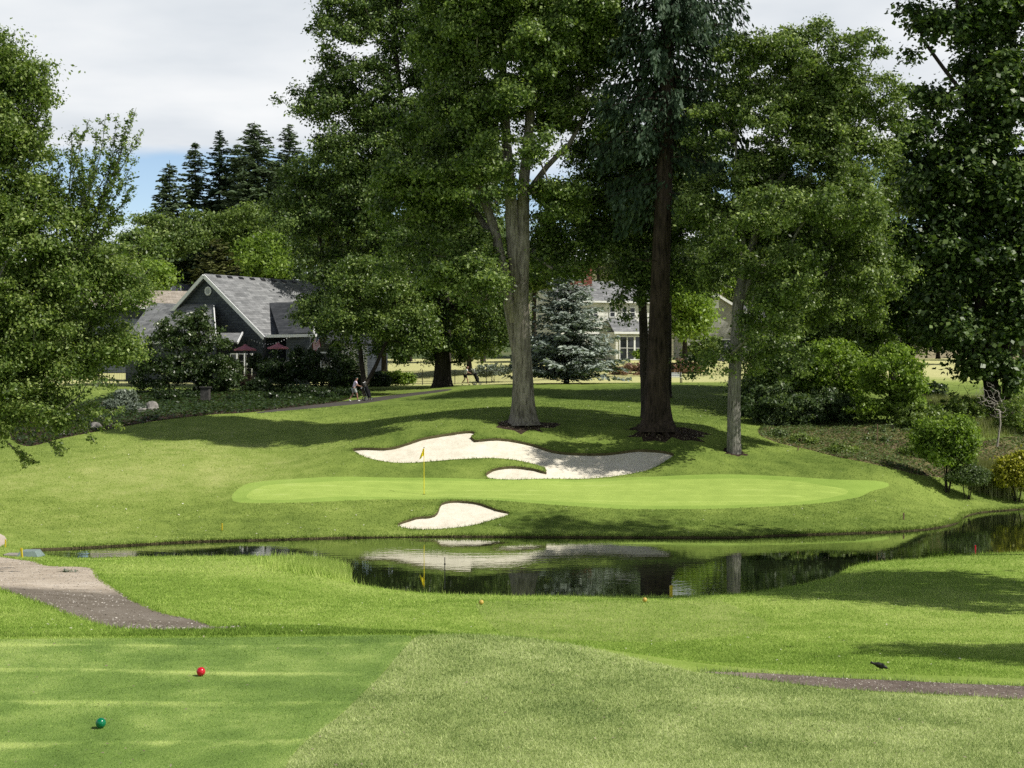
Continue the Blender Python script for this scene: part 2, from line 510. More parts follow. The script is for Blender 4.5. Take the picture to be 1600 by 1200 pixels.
POND_PX = [(40, 859), (110, 855), (200, 850), (300, 844.5), (400, 842), (550, 838), (700, 836.5), (850, 837), (1000, 837.5), (1150, 837.5), (1220, 834.5), (1320, 831.5),
           (1400, 828.5), (1450, 824.5), (1492, 816), (1505, 806), (1530, 799), (1580, 795), (1640, 791), (1760, 788),
           (1790, 836), (1640, 861), (1530, 866), (1440, 874), (1360, 880), (1325, 890), (1300, 903), (1250, 915), (1190, 925), (1120, 931), (1000, 933),
           (900, 932), (800, 932), (720, 930), (640, 926), (590, 920), (545, 913), (549, 900), (530, 882), (450, 871), (330, 869.5), (200, 871), (110, 872)]
pond = np.array([plane_hit(x, y, 0.06)[:2] for x, y in POND_PX])

cps = []
for p in pond: cps.append((p[0], p[1], 0.07))
PXC = [
    # front tee and the pale slope
    (-250, 1200, 16.4), (78, 1200, 16.1), (300, 1200, 16), (100, 1100, 19), (400, 1100, 19), (-200, 1050, 21), (314, 1050, 21), (550, 1050, 21), (0, 999, 23.6), (300, 996, 23.7), (640, 993, 23.6),
    (440, 1200, 15.9), (620, 1200, 15.6), (800, 1200, 15.5), (700, 1100, 18.7), (800, 1100, 18.7), (690, 991, 23.7), (800, 994, 23.7), (900, 1007, 23.1),
    (1000, 1100, 18.8), (1000, 1029, 22.2), (1085, 1049, 21.4), (1200, 1200, 15.6), (1300, 1110, 18.9), (1200, 1064, 21.3), (1350, 1080, 20.9), (1600, 1094, 20.6), (1600, 1200, 15.8), (1800, 1110, 20.4),
    (1200, 1051, 22.4), (1400, 1062, 22.2), (1600, 1071, 22.1), (1800, 1082, 22.0), (1300, 1030, 26), (1550, 1035, 26), (1150, 1012, 28.5), (1200, 1000, 30),
    (0, 982, 26.4), (300, 981, 26.4), (500, 979, 26.6),
    # between tee and pond
    (380, 979, 30.4), (200, 975, 29.5), (200, 935, 36.5), (0, 962, 30), (0, 922, 36.5), (60, 945, 32.5), (0, 893, 44), (150, 890, 45), (100, 877, 49.3), (300, 930, 38), (300, 887, 46.5), (430, 877, 48.6), (500, 900, 45.5),
    (450, 960, 33), (560, 950, 36), (610, 935, 41.5), (800, 960, 36), (750, 942, 38.5), (1008, 939, 39), (800, 936, 42), (1000, 937, 42), (1150, 931, 42.3), (1130, 960, 37),
    (1000, 985, 33), (1250, 930, 42), (1310, 906, 46), (1400, 884, 49.3), (1600, 872, 50.5), (1600, 930, 42), (1450, 960, 37), (1600, 1000, 32),
    # far bank, green, bunkers
    (250, 832, 61), (400, 826, 61.8), (550, 822, 62.2), (650, 822, 62.1), (800, 815, 62.6), (1000, 812, 63), (1200, 808, 63.4), (1350, 806, 64.5), (1440, 800, 67),
    (362, 779, 66.3), (500, 783, 65), (660, 772, 68.2), (690, 782, 65.4), (760, 783, 65.2), (900, 792, 64.6), (1050, 797, 64.4), (1200, 790, 65), (1330, 779, 67), (1385, 755, 71),
    (480, 747, 71), (600, 745, 71.2), (760, 749, 71), (900, 750, 71), (1000, 745, 71.2), (1080, 742, 71.5), (1200, 743, 71.5), (1300, 749, 71),
    (560, 705, 74.2), (600, 721, 73), (740, 717, 73), (850, 731, 72.2), (660, 682, 75.6), (735, 672, 76), (830, 692, 75.2), (940, 707, 74.4), (1050, 709, 74), (1010, 735, 72.4),
    (818, 662, 78.5), (740, 640, 84), (1027, 672, 77.5), (940, 650, 82), (1147, 708, 74.8), (1090, 668, 79),
    (900, 601, 112), (700, 606, 114), (1000, 601, 112), (1100, 602, 111), (820, 614, 103), (680, 628, 100), (1080, 618, 102), (950, 622, 99),
    # left hill
    (-60, 800, 61.5), (0, 805, 62), (0, 840, 57.8), (120, 820, 61), (150, 780, 66), (300, 770, 67.5), (0, 740, 70), (150, 730, 72), (300, 715, 75), (430, 720, 75.5), (0, 703, 78), (100, 684, 83), (220, 662, 87), (330, 648, 90), (420, 642, 94), (450, 680, 83),
    (520, 660, 90), (560, 629, 104), (660, 613, 114), (330, 615, 112), (200, 635, 102), (100, 650, 95), (250, 604, 124), (450, 610, 118),
    # right bed and beyond
    (1200, 690, 79), (1300, 712, 75.5), (1400, 734, 72.3), (1550, 752, 76), (1480, 782, 71.5), (1600, 785, 73.5), (1700, 780, 74.5), (1250, 664, 86), (1420, 665, 84), (1560, 672, 87), (1700, 700, 85), (1420, 636, 96), (1560, 642, 95), (1250, 614, 110), (1450, 612, 112), (1600, 610, 113),
    (1500, 588, 132), (1300, 592, 130), (1650, 580, 135), (1500, 572, 152),
    (800, 601, 133), (680, 602, 128), (900, 592, 140), (1080, 592, 140), (950, 566, 160), (1080, 568, 160), (760, 585, 150),
]
for px, py, Y in PXC:
    p = P(px, py, Y); cps.append((p[0], p[1], p[2]))
# dips hidden behind the crest of the slope, and ground outside the picture
cps += [(0, 27.5, 1.62), (1.9, 26.5, 1.7), (-1.2, 27.6, 1.75), (3.4, 25.6, 1.8),
        (0, 0, 5.4), (-12, 0, 5.4), (12, 0, 5.4), (0, 6, 4.7), (0, 11, 3.45), (-9, 11, 3.3), (9, 11, 3.35), (-14, 16, 2.7), (14, 16, 2.6), (-16, 6, 4.6), (16, 6, 4.6),
        (-18, 25, 2.3), (-22, 38, 1.3), (-26, 50, 0.9), (-34, 60, 1.4), (-40, 80, 3.2), (-55, 110, 5), (-60, 140, 5.6),
        (18, 25, 1.9), (22, 36, 1.0), (26, 46, 0.7), (34, 56, 0.7), (45, 60, 0.6), (45, 74, 0.8), (50, 90, 3.2), (60, 115, 5), (60, 140, 6),
        (-70, 180, 7.2), (-30, 180, 7), (0, 180, 7.6), (30, 180, 7.6), (70, 180, 7.4), (-70, 220, 8), (0, 220, 8), (70, 220, 8), (-40, 145, 5.6), (-22, 150, 5.7)]
cps = np.array(cps)
X0, X1, Y0, Y1, GS = -70.0, 70.0, -8.0, 222.0, 0.25


def tps_fit(c, lam=0.02):
    n = len(c)
    d2 = ((c[:, None, :2] - c[None, :, :2]) ** 2).sum(-1)
    K = np.where(d2 > 0, 0.5 * d2 * np.log(d2 + 1e-12), 0) + np.eye(n) * lam
    Pm = np.c_[np.ones(n), c[:, :2]]
    A = np.zeros((n + 3, n + 3)); A[:n, :n] = K; A[:n, n:] = Pm; A[n:, :n] = Pm.T
    return np.linalg.solve(A, np.r_[c[:, 2], 0, 0, 0])


W = tps_fit(cps)
gx = np.arange(X0, X1 + GS / 2, GS); gy = np.arange(Y0, Y1 + GS / 2, GS)
HG = np.zeros((len(gy), len(gx)), np.float32)
for j, yv in enumerate(gy):
    d2 = (gx[:, None] - cps[None, :, 0]) ** 2 + (yv - cps[None, :, 1]) ** 2
    HG[j] = (0.5 * d2 * np.log(d2 + 1e-12)) @ W[:len(cps)] + W[-3] + W[-2] * gx + W[-1] * yv


def zf(x, y):
    """terrain height, vectorised"""
    x = np.clip(np.asarray(x, float), X0, X1 - 1e-3); y = np.clip(np.asarray(y, float), Y0, Y1 - 1e-3)
    i = (x - X0) / GS; j = (y - Y0) / GS
    i0 = i.astype(int); j0 = j.astype(int); a = i - i0; b = j - j0
    h = HG[j0, i0] * (1 - a) * (1 - b) + HG[j0, i0 + 1] * a * (1 - b) + HG[j0 + 1, i0] * (1 - a) * b + HG[j0 + 1, i0 + 1] * a * b
    return h


def zt(x, y): return float(zf(np.array([x]), np.array([y]))[0])


def G(px, Y, lift=0.0):
    """ground point under photo column px at distance Y"""
    x = (px - 800) / F * Y / CP_
    return np.array([x, Y, zt(x, Y) + lift])


def hit(px, py, ymin=11.0, ymax=200.0):
    """where the ray through a photo pixel meets the terrain"""
    ys = np.arange(ymin, ymax, 0.15)
    u = (px - 800) / F; v = (600 - py) / F
    s = ys / (CP_ + v * SP_)
    z = CAMZ + (v * CP_ - SP_) * s
    d = z - zf(u * s, ys)
    k = np.argmax(d <= 0) if (d <= 0).any() else len(ys) - 1
    if k > 0:
        t = d[k - 1] / (d[k - 1] - d[k] + 1e-9)
        yy = ys[k - 1] + (ys[k] - ys[k - 1]) * min(max(t, 0), 1)
    else: yy = ys[0]
    return np.array([u * yy / (CP_ + v * SP_), yy])


def outline(px, step=0.34, ymin=11.0, ymax=200.0, smooth=True):
    w = [hit(x, y, ymin, ymax) for x, y in px]
    return spline(w, True, step) if smooth else np.array(w)


def inside(poly, x, y):
    x = np.asarray(x); y = np.asarray(y)
    r = np.zeros(len(x), bool)
    n = len(poly)
    bx = (x >= poly[:, 0].min()) & (x <= poly[:, 0].max()) & (y >= poly[:, 1].min()) & (y <= poly[:, 1].max())
    idx = np.nonzero(bx)[0]
    if len(idx) == 0: return r
    xs, ys = x[idx], y[idx]; rr = np.zeros(len(idx), bool)
    j = n - 1
    for i in range(n):
        xi, yi = poly[i]; xj, yj = poly[j]
        if yi != yj:
            c = ((yi > ys) != (yj > ys)) & (xs < (xj - xi) * (ys - yi) / (yj - yi) + xi)
            rr ^= c
        j = i
    r[idx] = rr
    return r


def edge_dist(poly, x, y):
    a = poly; b = np.roll(poly, -1, 0)
    d = np.full(len(x), 1e9)
    for p, q in zip(a, b):
        e = q - p; L = (e ** 2).sum() + 1e-12
        t = np.clip(((x - p[0]) * e[0] + (y - p[1]) * e[1]) / L, 0, 1)
        d = np.minimum(d, (x - p[0] - t * e[0]) ** 2 + (y - p[1] - t * e[1]) ** 2)
    return np.sqrt(d)


REG = {}
REG['slope'] = outline([(655, 993.5), (700, 991.5), (800, 995), (900, 1008), (1000, 1030), (1085, 1050), (1140, 1056), (1200, 1065.5), (1300, 1077), (1450, 1086), (1600, 1095), (1800, 1110), (2100, 1180), (1900, 1330), (1300, 1480), (800, 1500), (420, 1330), (445, 1200), (540, 1110), (600, 1050)], 0.3, ymin=9)
REG['tee'] = outline([(-320, 1003), (-100, 1000), (0, 999), (150, 997.5), (300, 996.5), (500, 994.5), (640, 993.5), (598, 1050), (538, 1110), (443, 1200), (418, 1330), (100, 1330), (-330, 1250), (-420, 1100)], 0.3, ymin=9)
REG['path_right'] = outline([(1092, 1050), (1200, 1052), (1350, 1061), (1500, 1068), (1600, 1072), (1800, 1082), (2100, 1100), (2100, 1150), (1800, 1108), (1600, 1093.5), (1450, 1084.5), (1300, 1075.5), (1200, 1063.5), (1140, 1055)], 0.3)
REG['path_left'] = outline([(-150, 868), (-40, 869), (0, 870), (45, 876), (75, 884), (140, 887), (157, 905), (195, 930), (245, 955), (320, 974), (392, 980), (340, 984), (200, 984), (140, 972), (95, 956), (45, 937), (0, 921), (-60, 905), (-150, 900)], 0.4)
REG['dirt'] = outline([(-120, 832), (-30, 828), (0, 834), (10, 842), (4, 852), (-30, 862), (-120, 862)], 0.4)
REG['yellow_tee'] = outline([(745, 950), (752, 940), (800, 938), (1000, 937.5), (1110, 936.5), (1135, 942), (1165, 955), (1198, 972), (1180, 990), (1050, 1002), (900, 1000), (800, 992), (772, 980)], 0.4, ymin=28)
REG['green'] = outline([(362, 779), (372, 764), (400, 753), (480, 747), (600, 746), (760, 748.5), (900, 749.5), (1000, 745), (1080, 742), (1200, 743), (1300, 749), (1388, 755), (1360, 768), (1330, 779), (1250, 789), (1150, 794), (1030, 796), (900, 791), (820, 785), (760, 781), (690, 780), (600, 780.5), (500, 784), (420, 786), (375, 785)], 0.4, ymin=60)
REG['green_in'] = outline([(385, 777), (400, 764), (440, 756), (600, 751), (760, 752), (900, 753), (1050, 749), (1200, 749), (1285, 758), (1325, 767), (1300, 777), (1200, 787), (1060, 790), (900, 785), (760, 777.5), (600, 776.5), (480, 779), (410, 781)], 0.4, ymin=60)
REG['bunker_a'] = outline([(552, 701), (600, 700), (630, 694), (660, 684), (700, 677), (735, 673), (744, 675), (736, 682), (742, 687), (785, 685), (830, 693), (870, 705), (940, 708), (1000, 702), (1052, 708), (1040, 720), (1010, 735), (960, 744), (880, 748), (810, 749), (765, 747), (757, 742), (770, 732.5), (800, 728), (835, 732), (853, 737), (852, 731), (820, 721.5), (780, 716), (720, 717), (640, 723), (590, 719), (562, 710)], 0.25, ymin=66)
REG['bunker_b'] = outline([(620, 819), (650, 808), (672, 806), (683, 800), (690, 786), (712, 782), (745, 785), (775, 795), (798, 801.5), (770, 812), (730, 822), (680, 827), (640, 826)], 0.2, ymin=60)
REG['mulch_right'] = outline([(1185, 676), (1210, 690), (1270, 704), (1330, 718), (1400, 733), (1470, 746), (1540, 757), (1620, 765), (1720, 740), (1720, 690), (1600, 681), (1520, 690), (1450, 669), (1400, 661), (1300, 656), (1240, 655), (1200, 660)], 0.5, ymin=66)
REG['mulch_left'] = outline([(40, 697), (100, 684), (170, 671), (230, 660), (290, 652), (330, 648), (400, 643.5), (480, 634), (540, 625), (540, 614), (400, 611), (300, 610), (200, 614), (100, 640), (20, 670)], 0.7, ymin=76)
REG['cart_path'] = outline([(404, 645.5), (500, 637), (568, 630), (640, 619), (700, 610.5), (700, 608), (640, 614), (565, 623.5), (500, 631.5), (420, 641)], 0.6, ymin=85)


def blob(cx, cy, r, n=26, jag=0.25, sx=1.0):
    a = np.linspace(0, 2 * np.pi, n, endpoint=False)
    rr = r * (1 + rng.uniform(-jag, jag, n))
    return np.c_[cx + np.cos(a) * rr * sx, cy + np.sin(a) * rr]


ga, gb, gc = G(818, 78.5), G(1027, 77.5), G(1147, 75)
REG['ring_a'] = blob(ga[0] + 0.1, ga[1] - 0.2, 1.5, jag=0.4)
REG['ring_b'] = blob(gb[0] + 0.5, gb[1] - 0.2, 1.5, jag=0.45, sx=1.25)
REG['ring_c'] = blob(gc[0], gc[1], 0.6)
REG['pond'] = spline(pond, True, 0.5)
ORDER = ['slope', 'tee', 'path_right', 'path_left', 'dirt', 'yellow_tee', 'mulch_right', 'mulch_left', 'cart_path', 'ring_a', 'ring_b', 'ring_c', 'green', 'green_in', 'bunker_a', 'bunker_b', 'pond']

# points of the triangulation
pts, edges, onedge = [], [], []
for k in ORDER:
    b = len(pts); n = len(REG[k])
    pts += [tuple(p) for p in REG[k]]
    edges += [(b + i, b + (i + 1) % n) for i in range(n)]
ep = np.array(pts)
grid = []
y = -6.0
while y < 221:
    st = 0.55 if y < 52 else (0.75 if y < 100 else 2.5)
    half = 0.42 * max(y, 0) + 10
    xs = np.arange(-half, half, st)
    grid += [(xv + random.uniform(-.1, .1) * st, y + random.uniform(-.1, .1) * st) for xv in xs]
    for xv in np.arange(half + 4, 70, 4.0): grid += [(xv, y), (-xv, y)] if random.random() < st / 3.0 else []
    y += st
grid = np.array(grid)
# keep grid points off the outlines
cell = {}
for i, p in enumerate(ep): cell.setdefault((int(p[0] // 0.5), int(p[1] // 0.5)), []).append(i)
keep = []
for q in grid:
    cx, cy = int(q[0] // 0.5), int(q[1] // 0.5)
    ok = True
    for dx in (-1, 0, 1):
        for dy in (-1, 0, 1):
            for i in cell.get((cx + dx, cy + dy), ()):
                if (ep[i, 0] - q[0]) ** 2 + (ep[i, 1] - q[1]) ** 2 < 0.03: ok = False
    if ok: keep.append(q)
far = [(a, b) for a in (-3500, -1500, -600, -250, -120, 0, 120, 250, 600, 1500, 3500) for b in (-300, 260, 340, 500, 900, 1800, 3800)] + [(a, b) for a in (-3500, -800, -200, 200, 800, 3500) for b in (0, 60, 130, 200)]
allp = [Vector(p) for p in pts] + [Vector((float(q[0]), float(q[1]))) for q in keep] + [Vector((float(a), float(b))) for a, b in far]
V2, _, F2, _, _, _ = delaunay_2d_cdt(allp, edges, [], 0, 1e-4)
V2 = np.array([tuple(v) for v in V2]); F2 = np.array([f for f in F2 if len(f) == 3])
cen = V2[F2].mean(1)
label = np.zeros(len(F2), int)
for i, k in enumerate(ORDER): label[inside(REG[k], cen[:, 0], cen[:, 1])] = i + 1
VZ = zf(V2[:, 0], V2[:, 1])


def gauss(x, y, cx, cy, sx, sy): return np.exp(-((x - cx) / sx) ** 2 - ((y - cy) / sy) ** 2)


def tint(x, y):
    """turf colour: 0 deep green, 1 straw; shade on the far hill is painted in"""
    t = 0.50 - 0.15 * np.clip((y - 52) / 8, 0, 1)
    a = P(150, 760, 68); t += 0.22 * gauss(x, y, a[0] + 2, 70, 9, 9)
    a = P(330, 660, 86); t += 0.16 * gauss(x, y, a[0], 82, 6, 8)
    t += 0.10 * gauss(x, y, 9, 35, 9, 9)
    t += 0.14 * gauss(x, y, -9, 46, 8, 4)
    t -= 0.16 * gauss(x, y, -8, 26.3, 14, 1.7)
    t -= 0.16 * gauss(x, y, 0, 28, 5, 3)
    t -= 0.14 * gauss(x, y, 3, 62.5, 14, 1.6)
    t -= 0.12 * gauss(x, y, 3, 74.8, 12, 1.1)
    t -= 0.14 * gauss(x, y, 5, 100, 18, 14)  # deeper green painted in for the tree shade on the far hill
    t += 0.08 * gauss(x, y, 19, 69, 5, 4)
    t += 0.55 * np.clip((y - 121) / 12, 0, 1)
    return t


REGMESH = {}
def region(names, oname, mat, dz=None, tintoff=0.0, kind='structure'):
    sel = np.isin(label, [ORDER.index(n) + 1 if n else 0 for n in names])
    f = F2[sel]
    used, inv = np.unique(f, return_inverse=True)
    xy = V2[used]; z = VZ[used].copy()
    if dz is not None: z += dz(xy[:, 0], xy[:, 1])
    o = np_mesh(oname, np.c_[xy, z], inv.reshape(-1, 3), mat, attrs={'tint': tint(xy[:, 0], xy[:, 1]) + tintoff}, smooth=True)
    tag(o, kind=kind)
    return o


def sand_dip(poly, lip, deep):
    def f(x, y):
        d = edge_dist(poly, x, y)
        und = 0.03 * np.sin(x * 2.3 + y * 1.7) + 0.025 * np.sin(x * 4.1 - y * 3.3 + 1)
        return -lip - deep * np.clip(d / 1.6, 0, 1) + und * np.clip(d / 0.4, 0, 1)
    return f


region([''], 'ground', M['fairway'])
region(['slope'], 'grass_slope', M['slope'], tintoff=0.05)
region(['tee'], 'tee_ground', M['tee'])
region(['yellow_tee'], 'far_tee_ground', M['yellow_tee'], tintoff=-0.02)
region(['green'], 'green_collar', M['collar'])
region(['green_in'], 'putting_green', M['green'])
region(['path_left', 'dirt'], 'gravel_path', M['gravel'])
region(['path_right'], 'gravel_path_right', M['gravel_dark'])
region(['cart_path'], 'cart_path', M['cart'])
region(['mulch_right'], 'planting_bed_right', M['mulch'])
region(['mulch_left'], 'planting_bed_left', M['mulch_red_shaded'])
region(['ring_a', 'ring_b', 'ring_c'], 'bare_soil', M['mulch_red_shaded'])
region(['bunker_a'], 'sand_bunker_rear', M['sand'], dz=sand_dip(REG['bunker_a'], 0.13, 0.10))
region(['bunker_b'], 'sand_bunker_front', M['sand'], dz=sand_dip(REG['bunker_b'], 0.10, 0.12))


def skirt(poly, name, mat, depth, wob=0.0, lift=0.0):
    n = len(poly)
    z = zf(poly[:, 0], poly[:, 1])
    c = poly
    nx = np.roll(poly, -1, 0) - np.roll(poly, 1, 0)
    nr = np.c_[-nx[:, 1], nx[:, 0]]; nr /= np.linalg.norm(nr, axis=1)[:, None] + 1e-9
    area = 0.5 * np.sum(poly[:, 0] * np.roll(poly[:, 1], -1) - np.roll(poly[:, 0], -1) * poly[:, 1])
    if area < 0: nr = -nr            # nr now points inward
    w = rng.uniform(-1, 1, n)[:, None] * wob
    rows = [np.c_[c, z + lift], np.c_[c + nr * (0.02 + np.abs(w) * 0.6), z - depth * 0.4], np.c_[c + nr * w * 0.5, z - depth]]
    v = np.concatenate(rows); f = []
    for r in range(2):
        for i in range(n):
            j = (i + 1) % n
            f.append((r * n + i, r * n + j, (r + 1) * n + j, (r + 1) * n + i))
    o = np_mesh(name, v, np.array(f), mat)
    return tag(o, kind='structure')


skirt(REG['pond'], 'pond_bank', M['lip'], 0.35, 0.16)
skirt(REG['bunker_a'], 'bunker_edge', M['lip'], 0.20, 0.05)
skirt(REG['bunker_b'], 'bunker_edge', M['lip'], 0.17, 0.05)

# water
m, nt = new_mat('pond_water')
mp = nd(nt, 'ShaderNodeMapping'); nt.links.new(pos(nt), mp.inputs[0]); mp.inputs['Scale'].default_value = (0.55, 1.5, 1)
n1 = noise(nt, mp.outputs[0], 1.6, 3, 0.6)
n2 = noise(nt, pos(nt), 0.12, 2)
rr = ramp(nt, [(0.40, (0.0, 0.0, 0.0)), (0.66, (1, 1, 1))]); nt.links.new(n2.outputs[0], rr.inputs[0])
b = nd(nt, 'ShaderNodeBump'); b.inputs['Distance'].default_value = 0.006
nt.links.new(mth(nt, 'ADD', mth(nt, 'MULTIPLY', rr.outputs[0], 0.5), 0.12), b.inputs['Strength'])
nt.links.new(n1.outputs[0], b.inputs['Height'])
p = principled(nt, (0.020, 0.028, 0.012), 0.02, 0.5, b.outputs[0])
p.inputs['IOR'].default_value = 1.4
gl = nd(nt, 'ShaderNodeBsdfGlossy'); gl.inputs['Roughness'].default_value = 0.015; gl.inputs['Color'].default_value = (0.84, 0.86, 0.80, 1); nt.links.new(b.outputs[0], gl.inputs['Normal'])
lw_ = nd(nt, 'ShaderNodeLayerWeight'); lw_.inputs['Blend'].default_value = 0.5
mx = nd(nt, 'ShaderNodeMixShader'); nt.links.new(mth(nt, 'MULTIPLY', mth(nt, 'POWER', lw_.outputs['Facing'], 3.0), 0.75), mx.inputs[0])
nt.links.new(p.outputs[0], mx.inputs[1]); nt.links.new(gl.outputs[0], mx.inputs[2])
out(nt, mx.outputs[0]); M['water'] = m
wp = REG['pond']; c0 = wp.mean(0)
me_w = MB()
ex = []
nx = np.roll(wp, -1, 0) - np.roll(wp, 1, 0)
nr = np.c_[-nx[:, 1], nx[:, 0]]; nr /= np.linalg.norm(nr, axis=1)[:, None]
ar = 0.5 * np.sum(wp[:, 0] * np.roll(wp[:, 1], -1) - np.roll(wp[:, 0], -1) * wp[:, 1])
if ar > 0: nr = -nr
wv = wp + nr * 0.12
Vw, _, Fw, _, _, _ = delaunay_2d_cdt([Vector(q) for q in wv], [(i, (i + 1) % len(wv)) for i in range(len(wv))], [], 1, 1e-4)
o = np_mesh('pond_water', np.array([(v.x, v.y, 0.0) for v in Vw]), np.array([f for f in Fw if len(f) == 3]), M['water'])
tag(o, kind='structure')


# ------------------------------------------------------------------ grass blades
def blades(name, x, y, mat, h, w, lean=0.8, hv=0.4, tintoff=0.0, zoff=0.0):
    n = len(x)
    z = zf(x, y) + zoff
    a = rng.uniform(0, 2 * np.pi, n)
    hh = h * rng.uniform(1 - hv, 1 + hv, n)
    dx, dy = np.cos(a), np.sin(a)
    la = rng.uniform(0, 2 * np.pi, n); lm = hh * rng.uniform(0, lean, n)
    base = np.c_[x, y, z]
    v = np.empty((n, 3, 3))
    v[:, 0] = base + np.c_[dx * w / 2, dy * w / 2, np.zeros(n) - 0.005]
    v[:, 1] = base - np.c_[dx * w / 2, dy * w / 2, np.zeros(n) + 0.005]
    v[:, 2] = base + np.c_[np.cos(la) * lm, np.sin(la) * lm, hh]
    vv = np.clip(rng.normal(0.5, 0.22, n), 0, 1)
    t = tint(x, y) + tintoff
    o = np_mesh(name, v.reshape(-1, 3), np.arange(3 * n).reshape(-1, 3), mat, attrs={'v': np.repeat(vv, 3), 'tint': np.repeat(t, 3)})
    return tag(o, kind='stuff')


def view_sample(n, ya, yb, spread=0.40):
    """random ground points, as dense per picture area near as far"""
    y = 1 / rng.uniform(1 / yb, 1 / ya, n)
    x = rng.uniform(-spread, spread, n) * y
    return x, y


def region_at(x, y):
    r = np.zeros(len(x), int)
    for i, k in enumerate(ORDER): r[inside(REG[k], x, y)] = i + 1
    return r


IX = {k: i + 1 for i, k in enumerate(ORDER)}
x, y = view_sample(330000, 14.5, 30, 0.40)
r = region_at(x, y)
s = r == IX['slope']
blades('slope_grass', x[s], y[s], M['slope_blade'], 0.034 * (y[s] / 20) ** 0.5, 0.013 * y[s] / 20, lean=1.6, tintoff=0.05)
s = r == IX['tee']
s &= rng.random(len(x)) < 0.8
blades('tee_grass', x[s], y[s], M['tee_blade'], 0.016 * (y[s] / 20) ** 0.5, 0.012 * y[s] / 20, lean=1.3)
x, y = view_sample(420000, 23, 66, 0.42)
r = region_at(x, y)
s = (r == 0) | ((r == IX['yellow_tee']) & (rng.random(len(x)) < 0.6))
blades('fairway_grass', x[s], y[s], M['fairway_blade'], 0.032 * (y[s] / 30) ** 0.6, 0.013 * y[s] / 24, lean=1.7)
x, y = view_sample(150000, 60, 100, 0.38)
r = region_at(x, y)
s = (r == 0)
blades('rough_grass', x[s], y[s], M['fairway_blade'], 0.045 * (y[s] / 70) ** 0.6, 0.034 * y[s] / 70, lean=1.7)


def fringe(name, poly, per_m, off, mat, h, w, lean=0.7, sel=None, tintoff=0.0, hv=0.5):
    a = poly; b = np.roll(poly, -1, 0)
    L = np.linalg.norm(b - a, axis=1)
    if sel is not None: L = L * sel(0.5 * (a + b))
    n = int(L.sum() * per_m)
    k = rng.choice(len(a), n, p=L / L.sum())
    t = rng.random(n)[:, None]
    q = a[k] + (b[k] - a[k]) * t
    e = (b[k] - a[k]); e /= np.linalg.norm(e, axis=1)[:, None] + 1e-9
    area = 0.5 * np.sum(a[:, 0] * b[:, 1] - b[:, 0] * a[:, 1])
    nn = np.c_[e[:, 1], -e[:, 0]] * (1 if area > 0 else -1)      # outward
    q = q + nn * rng.uniform(off[0], off[1], n)[:, None]
    return blades(name, q[:, 0], q[:, 1], mat, h * (0.35 + 1.1 * rng.random(n) ** 2), w, lean=lean, tintoff=tintoff, hv=hv)


near_side = lambda c: ((c[:, 1] < 56.5) & (c[:, 0] < 30)).astype(float)
far_side = lambda c: (c[:, 1] >= 56.5).astype(float)
fringe('pond_edge_grass', REG['pond'], 190, (-0.05, 0.30), M['fairway_blade'], 0.085, 0.018, lean=0.5, sel=near_side, tintoff=0.0)
fringe('pond_edge_grass', REG['pond'], 330, (-0.10, 0.20), M['fairway_blade'], 0.11, 0.028, lean=1.3, sel=far_side, tintoff=0.02)
fringe('bunker_edge_grass', REG['bunker_a'], 60, (-0.02, 0.12), M['fairway_blade'], 0.09, 0.03, lean=1.2, tintoff=-0.15)
fringe('bunker_edge_grass', REG['bunker_b'], 80, (-0.02, 0.12), M['fairway_blade'], 0.09, 0.03, lean=1.2, tintoff=-0.1)
fringe('path_edge_grass', REG['path_right'], 160, (-0.06, 0.12), M['slope_blade'], 0.06, 0.015, lean=1.0, tintoff=-0.1)
fringe('path_edge_grass', REG['path_left'], 110, (-0.10, 0.15), M['fairway_blade'], 0.07, 0.02, lean=1.0, tintoff=-0.05)
# the longer strip in front of the tee
fr = np.array([hit(a, b) for a, b in [(-150, 998.5), (0, 996.5), (150, 995.5), (300, 994.5), (500, 992.5), (660, 990.5)]])
fr = spline(fr, False, 0.3)
k = rng.integers(0, len(fr), 18000)
q = fr[k] + np.c_[rng.uniform(-.2, .2, 18000), 0.08 + np.abs(rng.normal(0, 0.5, 18000))]
blades('strip_grass', q[:, 0], q[:, 1], M['fairway_blade'], 0.05, 0.014, lean=1.2, tintoff=-0.12)
# tall clump on the tip of the spit
ct = plane_hit(500, 893, 0.3)
n = 9000
q = np.c_[ct[0] + rng.normal(0, 0.62, n), ct[1] + rng.normal(0, 1.1, n)]
sl = ~inside(REG['pond'], q[:, 0], q[:, 1])
blades('spit_grass', q[sl, 0], q[sl, 1], M['fairway_blade'], 0.30, 0.025, lean=0.7, tintoff=0.05)

